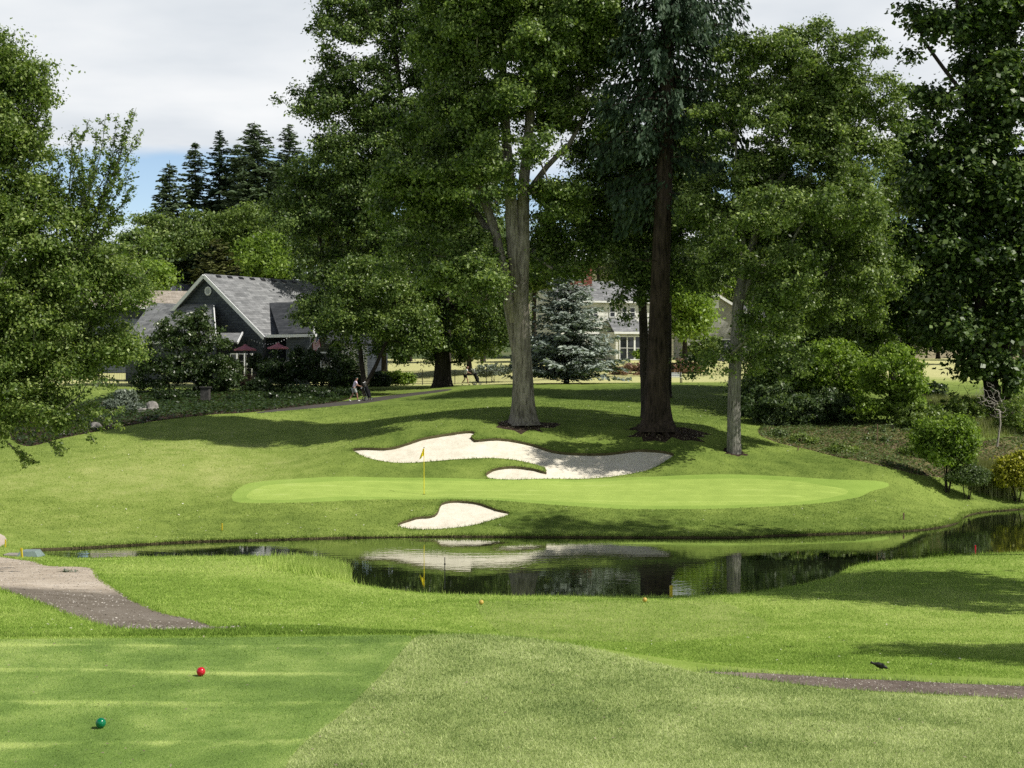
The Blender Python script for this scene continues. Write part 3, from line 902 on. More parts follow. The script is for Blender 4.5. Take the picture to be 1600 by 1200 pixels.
# ------------------------------------------------------------------ trees and plants
def tubes_mesh(name, chains, mat, parent, sides=6):
    """chains: list of (pts (n,3), radii (n))"""
    Vs, Fs, off = [], [], 0
    ang = np.arange(sides) * 2 * np.pi / sides
    ca, sa = np.cos(ang), np.sin(ang)
    for p, r in chains:
        n = len(p)
        if n < 2: continue
        d = np.empty_like(p)
        d[1:-1] = p[2:] - p[:-2]; d[0] = p[1] - p[0]; d[-1] = p[-1] - p[-2]
        d /= np.linalg.norm(d, axis=1)[:, None] + 1e-9
        m = np.abs(d.mean(0)); ref = np.eye(3)[int(np.argmin(m))]
        a = np.cross(d, ref); a /= np.linalg.norm(a, axis=1)[:, None] + 1e-9
        b = np.cross(d, a)
        v = p[:, None, :] + (a[:, None, :] * ca[None, :, None] + b[:, None, :] * sa[None, :, None]) * r[:, None, None]
        Vs.append(v.reshape(-1, 3))
        i = np.arange(n - 1)[:, None] * sides; k = np.arange(sides)[None, :]; k2 = (k + 1) % sides
        Fs.append(np.stack([i + k, i + k2, i + sides + k2, i + sides + k], -1).reshape(-1, 4) + off)
        off += n * sides
    return np_mesh(name, np.concatenate(Vs), np.concatenate(Fs), mat, parent, smooth=True)


def unit(v): return v / (np.linalg.norm(v, axis=-1, keepdims=True) + 1e-9)


def leaf_mesh(name, cen, outw, size, mat, parent, up=0.5, rand=0.8, droop=0.0, aspect=0.55, vv=None):
    """one rhombic leaf per centre"""
    n = len(cen)
    nr = unit(outw * 0.6 + np.array([0, 0, up]) + rng.normal(0, rand, (n, 3)))
    t = unit(np.cross(nr, rng.normal(0, 1, (n, 3))) + np.array([0, 0, -droop]))
    b = unit(np.cross(nr, t))
    L = (size * (0.5 + 0.95 * rng.random(n) ** 1.3))[:, None] * 0.55
    Wd = L * aspect * rng.uniform(0.8, 1.25, n)[:, None]
    fold = nr * L * 0.18
    v = np.empty((n, 4, 3))
    v[:, 0] = cen - t * L; v[:, 1] = cen + b * Wd + fold; v[:, 2] = cen + t * L; v[:, 3] = cen - b * Wd + fold
    if vv is None: vv = np.clip(rng.normal(0.5, 0.22, n), 0, 1)
    return np_mesh(name, v.reshape(-1, 3), np.arange(4 * n).reshape(-1, 4), mat, parent, attrs={'v': np.repeat(vv, 4)})


def lobes_px(lobes, Y):
    """(px, py, rx, ry[, dY[, depth px]]) -> centres and radii in metres"""
    cs, rs = [], []
    for L in lobes:
        dy = L[4] if len(L) > 4 else 0.0
        y = Y + dy; k = y / F
        c = P(L[0], L[1], y)
        dep = (L[5] if len(L) > 5 else 0.5 * (L[2] + L[3])) * k
        cs.append(c); rs.append((L[2] * k, dep, L[3] * k))
    return np.array(cs), np.array(rs)


def sample_pads(cs, rs, n, shell=2.2, cull=0.6):
    w = np.cbrt(rs.prod(1)) ** 2; w = w / w.sum()
    k = rng.choice(len(cs), n * 2, p=w)
    d = unit(rng.normal(0, 1, (n * 2, 3)))
    d[:, 2] = np.where(d[:, 2] < -0.5, d[:, 2] * 0.6, d[:, 2])
    rad = rng.random(n * 2) ** (1 / shell)
    p = cs[k] + d * rs[k] * rad[:, None]
    deep = np.zeros(n * 2, bool)
    for c, r in zip(cs, rs):
        deep |= (((p - c) / r) ** 2).sum(1) < cull ** 2
    ok = ~deep | (rng.random(n * 2) < 0.22)
    p = p[ok][:n]; d = d[ok][:n]
    return p, d


def clump_pads(cs, rs, n, csize, shell=2.2, cull=0.6, upb=0.6):
    """pads gathered on the upper sides of rounded clumps, leaving hollows between and dark undersides"""
    vol = (rs.prod(1) ** (2 / 3)).sum()
    ncl = int(np.clip(vol * 3.4 / csize ** 2, 6, n / 3))
    c, dd = sample_pads(cs, np.maximum(rs - 0.25 * csize, 0.45 * rs), ncl, shell, cull)
    ncl = len(c)
    cr = csize * rng.uniform(0.6, 1.3, ncl)
    k = rng.choice(ncl, n, p=cr ** 2 / (cr ** 2).sum())
    d = unit(rng.normal(0, 1, (n, 3)) + np.array([0, 0, upb]) + 0.45 * dd[k])
    p = c[k] + d * (cr[k] * rng.uniform(0.55, 1.0, n))[:, None] * np.array([1, 1, 0.75])
    return p, d


def grow(stems, pads, step=0.7, wob=0.12, rise=0.15, tip=0.012, rmax_scale=1.0, expo=0.48):
    """join every pad to the nearest existing wood; returns chains with pipe-model radii"""
    NP, par, rad0 = [], [], []
    for st in stems:
        p = np.array([s[:3] for s in st], float); r = np.array([s[3] for s in st], float)
        prev = -1
        if NP:
            q = np.array(NP); prev = int(np.argmin(((q - p[0]) ** 2).sum(1)))
        for a in range(len(p)):
            if a == 0:
                NP.append(p[0]); par.append(prev); rad0.append(r[0]); prev = len(NP) - 1
                continue
            L = np.linalg.norm(p[a] - p[a - 1]); k = max(1, int(L / step))
            for j in range(1, k + 1):
                t = j / k
                NP.append(p[a - 1] * (1 - t) + p[a] * t + (rng.normal(0, wob * 0.12, 3) if j < k else 0))
                par.append(prev); rad0.append(r[a - 1] * (1 - t) + r[a] * t); prev = len(NP) - 1
    NP = list(map(np.asarray, NP))
    nstem = len(NP)
    cap = nstem + len(pads) * 14
    A = np.zeros((cap, 3)); A[:nstem] = np.array(NP); cnt = nstem
    par = par + [0] * (cap - nstem); rad0 = rad0 + [0.0] * (cap - nstem)
    dist0 = np.min(((pads[:, None, :] - A[None, :nstem, :]) ** 2).sum(-1), axis=1) if len(pads) else []
    chains_idx = []
    leaf_cnt = np.zeros(cap)
    for i in np.argsort(dist0):
        p = pads[i]
        dv = p - A[:cnt]
        d = np.sqrt((dv ** 2).sum(1)) + np.maximum(0, A[:cnt, 2] - p[2]) * 0.6
        k = int(np.argmin(d)); L = np.linalg.norm(p - A[k])
        m = max(1, min(13, int(L / step)))
        prev = k
        for j in range(1, m + 1):
            t = j / m
            q = A[k] * (1 - t) + p * t + rng.normal(0, wob, 3) * (0.5 if j < m else 0) * min(1, L)
            q[2] += math.sin(t * math.pi) * rise * L * 0.5
            A[cnt] = q; par[cnt] = prev; prev = cnt; cnt += 1
            if cnt >= cap - 1: break
        leaf_cnt[prev] += 1
        if cnt >= cap - 15: break
    n = cnt
    tot = leaf_cnt[:n].copy()
    for i in range(n - 1, -1, -1):
        if par[i] >= 0: tot[par[i]] += tot[i]
    r = tip * np.maximum(tot, 0.5) ** expo * rmax_scale
    r[:nstem] = np.maximum(np.minimum(r[:nstem], 0.6 * np.array(rad0[:nstem]) + 0.4 * r[:nstem]), np.array(rad0[:nstem]))
    # chains: follow the heaviest child
    kids = [[] for _ in range(n)]
    roots = []
    for i in range(n):
        if par[i] >= 0: kids[par[i]].append(i)
        else: roots.append(i)
    chains = []
    stack = [(rt, None) for rt in roots]
    while stack:
        s, pr = stack.pop()
        idx = [s]
        cur = s
        while kids[cur]:
            ks = sorted(kids[cur], key=lambda q: (q < nstem, tot[q]), reverse=True)
            nxt = ks[0]
            for q in ks[1:]: stack.append((q, cur))
            idx.append(nxt); cur = nxt
        pp = A[idx]; rr = r[idx]
        if pr is not None:
            pp = np.vstack([A[pr], pp]); rr = np.r_[min(rr[0] * 1.15, r[pr]), rr]
        chains.append((pp, rr))
    return chains


def flare(stem, amount=1.5, h=1.2):
    """stem given as list of (x,y,z,r): thicken at the foot"""
    s0 = stem[0]; res = []
    zb = s0[2]
    L = np.array(stem[1][:3]) - np.array(s0[:3])
    for t in (0.0, 0.06, 0.15, 0.3, 0.55):
        q = np.array(s0[:3]) + L * t
        r = s0[3] * (1 - t) + stem[1][3] * t
        f = 1 + (amount - 1) * math.exp(-(q[2] - zb) / (h * 0.35))
        res.append((q[0], q[1], q[2], r * f))
    return res + list(stem[1:])


def stem_px(pl, Y):
    """[(px, py, radius m[, dY])] -> world stem"""
    res = []
    for s in pl:
        p = P(s[0], s[1], Y + (s[3] if len(s) > 3 else 0)); res.append((p[0], p[1], p[2], s[2]))
    return res


def local(root, arr):
    return np.asarray(arr) - np.array(root.location)


def tree(name, label, cat, base, stems, lobes, pads, per, leafsize, leafmat, barkmat, pad_r=0.8, group=None, shell=2.2, cull=0.6, flat=0.6,
         up=0.32, rand=0.8, tip=0.012, twigs=0, droop=0.0, flareup=1.5, aspect=0.55, extra_pads=None, rise=0.15, crown_name='crown', trunk_name='trunk', sides=7, wob=0.12, step=0.7, clump=None):
    root = empty(name, label, cat, base, 0, group)
    b = np.array(root.location)
    cs, rs = lobes
    p, d = clump_pads(cs, rs, pads, clump, shell, cull) if clump else sample_pads(cs, rs, pads, shell, cull)
    if extra_pads is not None:
        p = np.vstack([p, extra_pads]); d = np.vstack([d, unit(extra_pads - cs.mean(0))])
    if stems and flareup: stems = [flare(stems[0], flareup)] + list(stems[1:])
    chains = grow(stems, p, tip=tip, rise=rise, wob=wob, step=step)
    chains = [(c - b, r) for c, r in chains]
    tubes_mesh(trunk_name, chains, barkmat, root, sides)
    n = len(p)
    cnt = np.maximum(4, (per * rng.uniform(0.45, 1.5, n))).astype(int)
    k = np.repeat(np.arange(n), cnt)
    pr = pad_r * rng.uniform(0.6, 1.35, n)
    off = rng.normal(0, 0.5, (len(k), 3)); off[:, 2] *= flat
    cen = p[k] + off * pr[k][:, None]
    pad_v = rng.normal(0, 0.10, n)
    vv = np.clip(rng.normal(0.46, 0.23, len(k)) + pad_v[k], 0, 1)
    leaf_mesh(crown_name, cen - b, unit(off + 0.5 * d[k]), leafsize, leafmat, root, up=up, rand=rand, droop=droop, aspect=aspect, vv=vv)
    return root


def bush(label, px, Y, lobes, leafmat, barkmat=None, pads=60, per=60, leafsize=0.09, pad_r=0.3, name='shrub', cat='shrub', group=None, nst=4, spread=0.5, **kw):
    g = G(px, Y)
    cs, rs = lobes_px(lobes, Y)
    stems = []
    top = cs[:, 2].mean()
    for i in range(nst):
        a = rng.uniform(0, 2 * np.pi); h = max(0.25, (top - g[2]) * 0.7)
        q = g + np.array([math.cos(a) * spread * h * 0.6, math.sin(a) * spread * h * 0.6, h])
        s = g + np.array([math.cos(a) * 0.08, math.sin(a) * 0.08, -0.1])
        stems.append([(*s, 0.03), (*((s + q) / 2 + rng.normal(0, .05, 3)), 0.022), (*q, 0.012)])
    return tree(name, label, cat, g, stems, (cs, rs), pads, per, leafsize, leafmat, barkmat or M['dark_bark'], pad_r=pad_r, group=group, flareup=None, tip=0.006,
                crown_name='foliage', trunk_name='stem', step=0.35, wob=0.06, sides=5, **kw)


def conifer(name, label, px_top, py_top, Y, base, rad, mat, bark, whorls=26, per=7, group=None, lowest=0.2, droop=0.35, spray=0.55, trunk_r=0.4, dens=1.0, hang=0.5, taper=0.8, uneven=0.25, cat='tree', width=0.22):
    """straight trunk, whorled drooping boughs carrying flat needle sprays"""
    top = P(px_top, py_top, Y)
    b = np.array(base, float); H = top[2] - b[2]
    root = empty(name, label, cat, b, 0, group)
    tilt = (top - b) / H
    ch = [(np.array([tilt * H * t for t in np.linspace(0, 1, 12)]), trunk_r * (1 - np.linspace(0, 1, 12)) ** 0.8 + 0.02)]
    cen, dirs, sz, nrm = [], [], [], []
    for w in range(whorls):
        t = lowest + (1 - lowest) * (w + rng.uniform(0, .8)) / whorls
        if t > 0.99: continue
        L0 = rad * ((1 - t) / (1 - lowest)) ** taper
        for k in range(per):
            a = rng.uniform(0, 2 * np.pi)
            L = L0 * rng.uniform(1 - uneven * 1.6, 1 + uneven) + 0.25
            s = tilt * H * (t + rng.uniform(-.01, .01))
            m = max(3, int(L / 0.5))
            u = np.linspace(0, 1, m)
            h = np.array([math.cos(a), math.sin(a), 0])
            dr = droop * rng.uniform(0.6, 1.4)
            pth = s + h * (u * L)[:, None] + np.array([0, 0, 1]) * (0.22 * u * L - dr * u ** 2 * L * 0.9 + 0.12 * L * u ** 4)[:, None]
            ch.append((pth, 0.012 + 0.02 * L / 4 * (1 - u)))
            ns = max(4, int(L * 7 * dens))
            uu = rng.random(ns) ** 0.75
            q = np.array([np.interp(uu, u, pth[:, c]) for c in range(3)]).T
            side = np.array([-math.sin(a), math.cos(a), 0])
            sd = rng.uniform(-1, 1, ns)
            wd = width * L * (1.1 - 0.75 * uu)
            q = q + side * (sd * wd)[:, None] + np.array([0, 0, -1]) * (np.abs(sd) * hang * wd * 0.8)[:, None] + rng.normal(0, 0.05, (ns, 3))
            dv = unit(h * 0.6 + side * np.sign(sd)[:, None] * 0.8 + np.array([0, 0, -1]) * (hang * rng.uniform(.2, 1.2, ns))[:, None])
            cen.append(q); dirs.append(dv); sz.append(spray * rng.uniform(.6, 1.3, ns) * (0.45 + 0.55 * L / rad))
            nrm.append(unit(np.array([0, 0, 1.0]) + rng.normal(0, .5, (ns, 3))))
    tubes_mesh('trunk', ch, bark, root, 6)
    cen = np.concatenate(cen); dirs = np.concatenate(dirs); sz = np.concatenate(sz)[:, None]; nrm = np.concatenate(nrm)
    n = len(cen)
    bb = unit(np.cross(nrm, dirs))
    v = np.empty((n, 4, 3))
    v[:, 0] = cen - dirs * sz * .5; v[:, 1] = cen + bb * sz * .2 - dirs * sz * .05; v[:, 2] = cen + dirs * sz * .5; v[:, 3] = cen - bb * sz * .2 - dirs * sz * .05
    vv = np.clip(rng.normal(.5, .2, n), 0, 1)
    np_mesh('crown', v.reshape(-1, 3), np.arange(4 * n).reshape(-1, 4), mat, root, attrs={'v': np.repeat(vv, 4)})
    return root


def copy_tree(src, label, loc, rz, sc, group=None):
    r = src.copy(); C.objects.link(r)
    r.location = tuple(float(a) for a in loc); r.rotation_euler = (0, 0, rz); r.scale = sc if hasattr(sc, '__len__') else (sc, sc, sc)
    r['label'] = label
    if group: r['group'] = group
    for ch in list(src.children):
        c = ch.copy(); C.objects.link(c); c.parent = r
    return r


# --- the tall grey-barked oak above the rear bunker
Y = 78.5
st = [stem_px([(819, 664, .70), (818, 600, .58), (814, 520, .50), (813, 450, .46), (806, 400, .44), (800, 340, .36), (794, 250, .28), (788, 150, .2), (782, 40, .14), (775, -60, .08)], Y),
      stem_px([(815, 470, .40), (818, 390, .34), (818, 300, .30), (827, 200, .22), (835, 90, .16), (845, -40, .08)], Y),
      stem_px([(803, 500, .36), (786, 420, .30), (770, 350, .26, .5), (748, 290, .2, 1), (725, 220, .15, 1), (690, 130, .1, 1)], Y),
      stem_px([(806, 560, .2), (794, 480, .24), (778, 380, .2, 1), (735, 320, .16, 2), (690, 260, .12, 2), (650, 200, .08, 2)], Y),
      stem_px([(826, 300, .2), (855, 260, .14), (890, 225, .1), (925, 160, .06)], Y)]
lob = [(725, 50, 60, 80), (760, 20, 100, 90), (850, 30, 80, 80), (930, 100, 48, 62), (730, 140, 80, 90), (850, 150, 70, 70),
       (690, 260, 80, 70), (640, 320, 60, 50), (908, 200, 40, 30), (862, 330, 30, 40, 2), (740, 350, 60, 50), (860, -8, 95, 36), (935, 45, 55, 60), (700, 410, 60, 40),
       (800, 50, 95, 70, -3), (780, 170, 60, 45, -3.5), (850, 225, 40, 45, -3), (735, 300, 50, 40, -2), (840, 120, 60, 50, -3.5), (880, 20, 70, 60, -2), (860, 320, 38, 40, -1), (745, 440, 45, 35, -2), (860, 400, 35, 40, 1), (660, 420, 50, 40, 1)]
tree('oak_tree', 'tall oak with pale grey forked trunk rising directly above the rear sand bunker', 'tree', G(819, Y), st, lobes_px(lob, Y), 2300, 165, 0.175, M['oak_leaf'], M['oak_bark'], pad_r=0.6, clump=1.6, rand=0.65, tip=0.014, flareup=1.45)

# --- broad oak with the black trunk behind it
Y = 120
st = [stem_px([(692, 612, .85), (692, 570, .62), (690, 520, .5), (680, 440, .36), (665, 360, .24), (645, 260, .22), (625, 140, .14), (610, 20, .07)], Y), stem_px([(690, 520, .3), (730, 440, .22), (750, 380, .14)], Y), stem_px([(688, 530, .3), (620, 460, .2), (560, 420, .12)], Y)]
lob = [(560, 400, 100, 70), (520, 330, 70, 80), (640, 330, 110, 80), (740, 380, 70, 80), (700, 470, 90, 70), (610, 480, 100, 70), (740, 520, 60, 55), (535, 460, 48, 65), (560, 540, 60, 30), (690, 545, 90, 30), (480, 390, 30, 50), (740, 300, 70, 80), (780, 450, 40, 90), (660, 250, 90, 60), (560, 250, 80, 60), (475, 330, 40, 60), (650, 400, 80, 60), (560, 50, 70, 60), (530, 120, 55, 60), (620, 40, 70, 60), (600, 170, 100, 70), (500, 190, 42, 45), (475, 135, 18, 18), (640, 120, 70, 70), (520, 240, 60, 60), (610, -30, 80, 50), (535, 30, 30, 30), (500, 490, 26, 45), (690, 30, 70, 70), (680, 110, 60, 60), (690, 200, 60, 60), (700, -40, 70, 50)]
tree('oak_tree', 'broad dark oak with a thick black trunk between the two walking golfers', 'tree', G(692, Y), st, lobes_px(lob, Y), 2300, 140, 0.235, M['oak_leaf_b'], M['dark_bark'], pad_r=0.85, clump=2.2, rand=0.65, tip=0.018, flareup=1.6)

# --- small forked tree by the left golfer
Y = 113
st = [stem_px([(568, 628, .26), (568, 590, .2), (562, 540, .16), (548, 480, .08)], Y), stem_px([(570, 605, .18), (588, 570, .15), (606, 530, .1), (620, 480, .06)], Y)]
lob = [(560, 500, 60, 45), (610, 490, 55, 45), (545, 470, 40, 45), (590, 440, 60, 40), (640, 520, 40, 35), (530, 525, 28, 30)]
tree('forked_tree', 'smaller low-branching tree with forked stem beside the pink-shirted golfer', 'tree', G(568, Y), st, lobes_px(lob, Y), 300, 120, 0.2, M['oak_leaf'], M['dark_bark'], pad_r=0.8, clump=1.2, rand=0.65)

# --- the tall fir
Y = 77.5
root = empty('fir_tree', 'towering fir with straight dark furrowed trunk and drooping hanging boughs', 'tree', G(1027, Y))
b = np.array(root.location)
tr = flare(stem_px([(1027, 674, .74), (1027, 600, .60), (1032, 430, .50), (1041, 200, .40), (1044, 0, .33), (1047, -150, .22), (1048, -310, .06)], Y), 1.5, 1.6)
tr = np.array(tr)
zz = np.linspace(tr[0, 2], tr[-1, 2], 60)
tp = np.c_[np.interp(zz, tr[:, 2], tr[:, 0]), np.interp(zz, tr[:, 2], tr[:, 1]), zz]; trr = np.interp(zz, tr[:, 2], tr[:, 3])
ch = [(tp - b, trr)]
for k in range(9):           # root flares
    a = k * 0.7 + 0.2; q = tp[0]
    L = rng.uniform(0.9, 1.7)
    pp = np.array([q + np.array([math.cos(a) * .35, math.sin(a) * .35, .45]), q + np.array([math.cos(a) * .75, math.sin(a) * .75, .12]), q + np.array([math.cos(a) * L, math.sin(a) * L, 0])])
    pp[1:, 2] = [zt(*pp[1, :2]) + .1, zt(*pp[2, :2]) - .03]
    ch.append((pp - b, np.array([.22, .16, .07])))
cen, dirs, nrm, sz = [], [], [], []
def bough(py, a, L, dr, dens=30, hangL=0.9):
    z = P(1040, py, Y)[2]
    s = np.array([np.interp(z, zz, tp[:, 0]), Y, z])
    m = max(5, int(L / 0.45)); u = np.linspace(0, 1, m)
    h = np.array([math.cos(a), math.sin(a), 0])
    pth = s + h * (u * L)[:, None] + np.array([0, 0, 1]) * (0.05 * u * L - dr * L * u ** 1.6 + 0.25 * dr * L * u ** 4)[:, None] + rng.normal(0, .06, (m, 3)) * u[:, None]
    ch.append((pth - b, 0.05 * L / 4 * (1 - u) + 0.014))
    side = np.array([-math.sin(a), math.cos(a), 0])
    ns = int(L * dens)
    uu = rng.random(ns) ** 0.6
    q = np.array([np.interp(uu, u, pth[:, c]) for c in range(3)]).T
    sd = rng.uniform(-1, 1, ns)
    hl = hangL * rng.random(ns) ** 1.5
    q = q + side * (sd * 0.55 * (1.15 - uu))[:, None] + np.array([0, 0, -1]) * hl[:, None] + rng.normal(0, .07, (ns, 3))
    cen.append(q); dirs.append(unit(h * 0.35 + side * sd[:, None] * .35 + np.array([0, 0, -1.0]) * rng.uniform(.3, 1.2, ns)[:, None] + rng.normal(0, .2, (ns, 3))))
    nrm.append(unit(rng.normal(0, .6, (ns, 3)) + np.array([0, -.3, .6]))); sz.append(rng.uniform(.18, .42, ns))
for i in range(190):
    py = rng.uniform(-270, 215)
    Lb = 4.3 * min(1, (310 + py) / 260 + .25)
    bough(py, rng.uniform(0, 2 * np.pi), Lb * rng.uniform(.55, 1.05), rng.uniform(.15, .45), 52, 1.25)
for py, a, L, dr in [(150, .2, 4.2, .35), (190, -.3, 4.4, .4), (225, .4, 3.6, .4), (245, -.6, 3.4, .35), (170, 2.9, 3.6, .4), (210, 3.3, 3.8, .45), (260, 2.7, 3.3, .4), (285, 3.5, 3.0, .4), (300, -.2, 2.8, .4), (120, 3.4, 4.0, .35), (320, 2.9, 2.6, .4)]:
    bough(py, a, L, dr, 95, 1.2)
for i in range(14):          # bare dead snags low on the trunk
    py = rng.uniform(150, 420); a = rng.uniform(0, 6.28); L = rng.uniform(.6, 1.9)
    z = P(1040, py, Y)[2]; s = np.array([np.interp(z, zz, tp[:, 0]), Y, z])
    e = s + np.array([math.cos(a) * L, math.sin(a) * L, rng.uniform(-.5, .2)])
    ch.append((np.array([s, (s + e) / 2 + rng.normal(0, .08, 3), e]) - b, np.array([.04, .025, .01])))
tubes_mesh('trunk', ch, M['fir_bark'], root, 10)
cen = np.concatenate(cen); dirs = np.concatenate(dirs); nrm = np.concatenate(nrm); sz = np.concatenate(sz)[:, None]
bb = unit(np.cross(nrm, dirs)); n = len(cen)
v = np.empty((n, 4, 3)); c_ = cen - b
v[:, 0] = c_ - dirs * sz * .5; v[:, 1] = c_ + bb * sz * .22; v[:, 2] = c_ + dirs * sz * .55; v[:, 3] = c_ - bb * sz * .22
np_mesh('crown', v.reshape(-1, 3), np.arange(4 * n).reshape(-1, 4), M['fir_needle'], root, attrs={'v': np.repeat(np.clip(rng.normal(.5, .2, n), 0, 1), 4)})

# --- dark leafy tree tucked behind the fir
Y = 82
st = [stem_px([(1012, 660, .34), (1008, 580, .28), (1006, 520, .25), (1002, 430, .2), (1000, 340, .14), (985, 260, .08)], Y)]
lob = [(1000, 465, 38, 44), (1015, 400, 65, 55), (960, 395, 52, 48), (972, 470, 26, 30, 1), (1060, 350, 60, 50), (960, 300, 55, 60), (930, 340, 40, 50), (1010, 300, 60, 60), (1075, 430, 40, 35), (1085, 250, 60, 60), (950, 230, 50, 50), (1085, 570, 22, 22, -1)]
tree('leafy_tree', 'dark broadleaf tree with slender trunk tucked close behind the tall fir', 'tree', G(1012, Y), st, lobes_px(lob, Y), 600, 130, 0.175, M['oak_leaf_b'], M['dark_bark'], pad_r=0.7, clump=1.2, rand=0.65)

# --- the slim pale-trunked oak right of the green
Y = 75
st = [stem_px([(1147, 711, .33), (1147, 640, .285), (1149, 560, .255), (1153, 480, .225), (1162, 430, .20), (1180, 370, .17), (1200, 310, .13), (1210, 240, .1), (1220, 160, .06)], Y),
      stem_px([(1158, 465, .18), (1180, 420, .15), (1222, 380, .12), (1270, 330, .1), (1310, 270, .07), (1345, 190, .04)], Y),
      stem_px([(1166, 425, .13), (1160, 360, .1), (1150, 280, .07), (1150, 200, .04)], Y),
      stem_px([(1200, 310, .11), (1240, 250, .09), (1275, 180, .06), (1290, 110, .04)], Y),
      stem_px([(1190, 345, .1), (1250, 290, .08), (1300, 220, .06), (1330, 150, .03)], Y)]
lob = [(1160, 130, 60, 55), (1220, 100, 75, 50), (1290, 85, 75, 48), (1345, 130, 55, 60), (1370, 190, 35, 50), (1200, 180, 80, 60), (1300, 180, 80, 70), (1130, 210, 45, 60), (1250, 280, 110, 60), (1350, 270, 55, 60),
       (1150, 310, 70, 55), (1250, 370, 110, 60), (1350, 360, 60, 70), (1112, 350, 46, 50), (1218, 410, 60, 45), (1300, 440, 100, 60), (1122, 435, 28, 34), (1240, 490, 70, 50), (1380, 440, 40, 50), (1128, 552, 22, 38), (1225, 565, 50, 40), (1320, 510, 70, 40), (1235, 430, 46, 30, -4.2), (1118, 405, 30, 26, -3.5), (1250, 480, 50, 30, -4), (1215, 520, 40, 35, -3), (1195, 335, 46, 34, -5.3), (1265, 330, 56, 38, -5.5), (1335, 335, 36, 32, -5.3), (1165, 425, 34, 22, -2.5), (1128, 480, 24, 24, -1), (1290, 130, 70, 50), (1220, 150, 70, 50), (1270, 230, 70, 60, 1), (1310, 200, 60, 50, 2), (1290, 150, 60, 40, 2)]
tree('oak_tree', 'round-topped oak with slim pale trunk standing right of the rear bunker', 'tree', G(1147, Y), st, lobes_px(lob, Y), 2050, 130, 0.155, M['olive_leaf'], M['grey_bark'], pad_r=0.5, clump=1.25, rand=0.7, tip=0.011, flareup=1.2, shell=2.0, cull=0.5)

# --- big maple filling the right edge
Y = 91
st = [stem_px([(1556, 668, .60), (1548, 600, .46), (1535, 520, .36), (1525, 440, .3), (1530, 340, .24), (1550, 220, .18), (1560, 90, .1)], Y),
      stem_px([(1577, 668, .42), (1574, 600, .34), (1572, 540, .3), (1585, 440, .26), (1610, 320, .2), (1630, 180, .12)], Y),
      stem_px([(1527, 450, .22), (1490, 400, .16), (1455, 350, .1)], Y), stem_px([(1550, 220, .14), (1500, 140, .1), (1440, 60, .05)], Y)]
lob = [(1510, 190, 90, 80), (1580, 120, 110, 90), (1540, 290, 110, 80), (1460, 270, 50, 55), (1600, 260, 120, 110), (1480, 370, 65, 60), (1570, 390, 110, 70), (1450, 420, 50, 60), (1530, 470, 90, 45), (1610, 480, 80, 60), (1650, 100, 120, 120),
       (1425, 20, 40, 14), (1470, 50, 50, 20), (1540, 40, 60, 40), (1430, 105, 30, 12), (1590, 20, 80, 60), (1440, 225, 40, 18), (1460, 490, 50, 35), (1580, 560, 36, 30, -1), (1480, 530, 45, 40), (1660, 350, 110, 140), (1555, 590, 40, 22, -1), (1560, -90, 120, 70), (1660, -160, 140, 90), (1600, -260, 110, 70), (1520, -60, 60, 50)]
lob = [(q[0], q[1], q[2], q[3], (q[4] if len(q) > 4 else 0), 62) for q in lob]
tree('maple_tree', 'huge dark big-leaved maple with twin leaning trunks filling the right edge', 'tree', G(1560, Y), st, lobes_px(lob, Y), 1500, 125, 0.29, M['maple_leaf'], M['dark_bark'], pad_r=0.95, clump=1.4, tip=0.013, up=0.9, rand=0.55, droop=0.4, flareup=1.3, aspect=0.75)

# --- near tree at the left edge: arching twigs clothed with leaves
Y = 43
base = np.array([-19.5, 43.5, 0]); base[2] = zt(base[0], base[1])
st = [[(*base, .34), (*(base + [0.2, 0, 3]), .28), (*(base + [0.6, 0, 7]), .2), (*(base + [1.2, .3, 11]), .12), (*(base + [1.6, .3, 15]), .05)]]
lob = [(-60, 300, 100, 160), (10, 200, 45, 80), (20, 320, 75, 70), (-20, 110, 40, 60), (60, 400, 75, 60), (130, 440, 65, 50), (20, 480, 90, 70), (110, 520, 80, 55), (175, 440, 40, 40), (20, 590, 80, 60), (110, 600, 60, 40), (-60, 560, 100, 120), (15, 670, 45, 35), (70, 650, 50, 30), (160, 540, 40, 30), (90, 340, 40, 40), (5, 140, 50, 70), (25, 180, 32, 60), (32, 250, 50, 60), (20, 390, 75, 50), (75, 355, 45, 45), (0, 330, 65, 60), (150, 560, 60, 40), (190, 470, 35, 35), (60, 540, 80, 60)]
cs, rs = lobes_px(lob, Y)
shoots, ends = [], []
SH = [((110, 400), (118, 195), 16), ((112, 390), (150, 200), 16), ((115, 400), (182, 182), 20), ((118, 390), (213, 168), 22), ((120, 390), (222, 205), 20), ((120, 400), (214, 243), 16), ((125, 400), (205, 290), 14), ((125, 410), (190, 330), 12), ((112, 400), (115, 240), 14),
      ((105, 330), (112, 205), 12), ((110, 360), (140, 185), 14), ((112, 350), (165, 178), 14), ((112, 350), (200, 195), 14), ((30, 260), (70, 95), 20), ((25, 250), (50, 110), 16), ((20, 260), (72, 125), 18), ((0, 220), (4, 55), 16), ((-10, 200), (15, 90), 14), ((30, 280), (75, 160), 14), ((25, 300), (68, 210), 12), ((60, 330), (95, 255), 10), ((70, 340), (84, 240), 10),
      ((150, 440), (215, 395), 10), ((150, 470), (235, 420), 8), ((130, 520), (195, 575), 9), ((90, 640), (188, 672), 12), ((60, 660), (195, 640), 10), ((40, 680), (95, 712), 8), ((10, 690), (40, 730), 8), ((100, 560), (175, 610), 8), ((60, 600), (150, 690), 10), ((130, 430), (245, 450), 9), ((140, 400), (230, 375), 9), ((140, 380), (190, 345), 9)]
tw = []
lc, lo = [], []
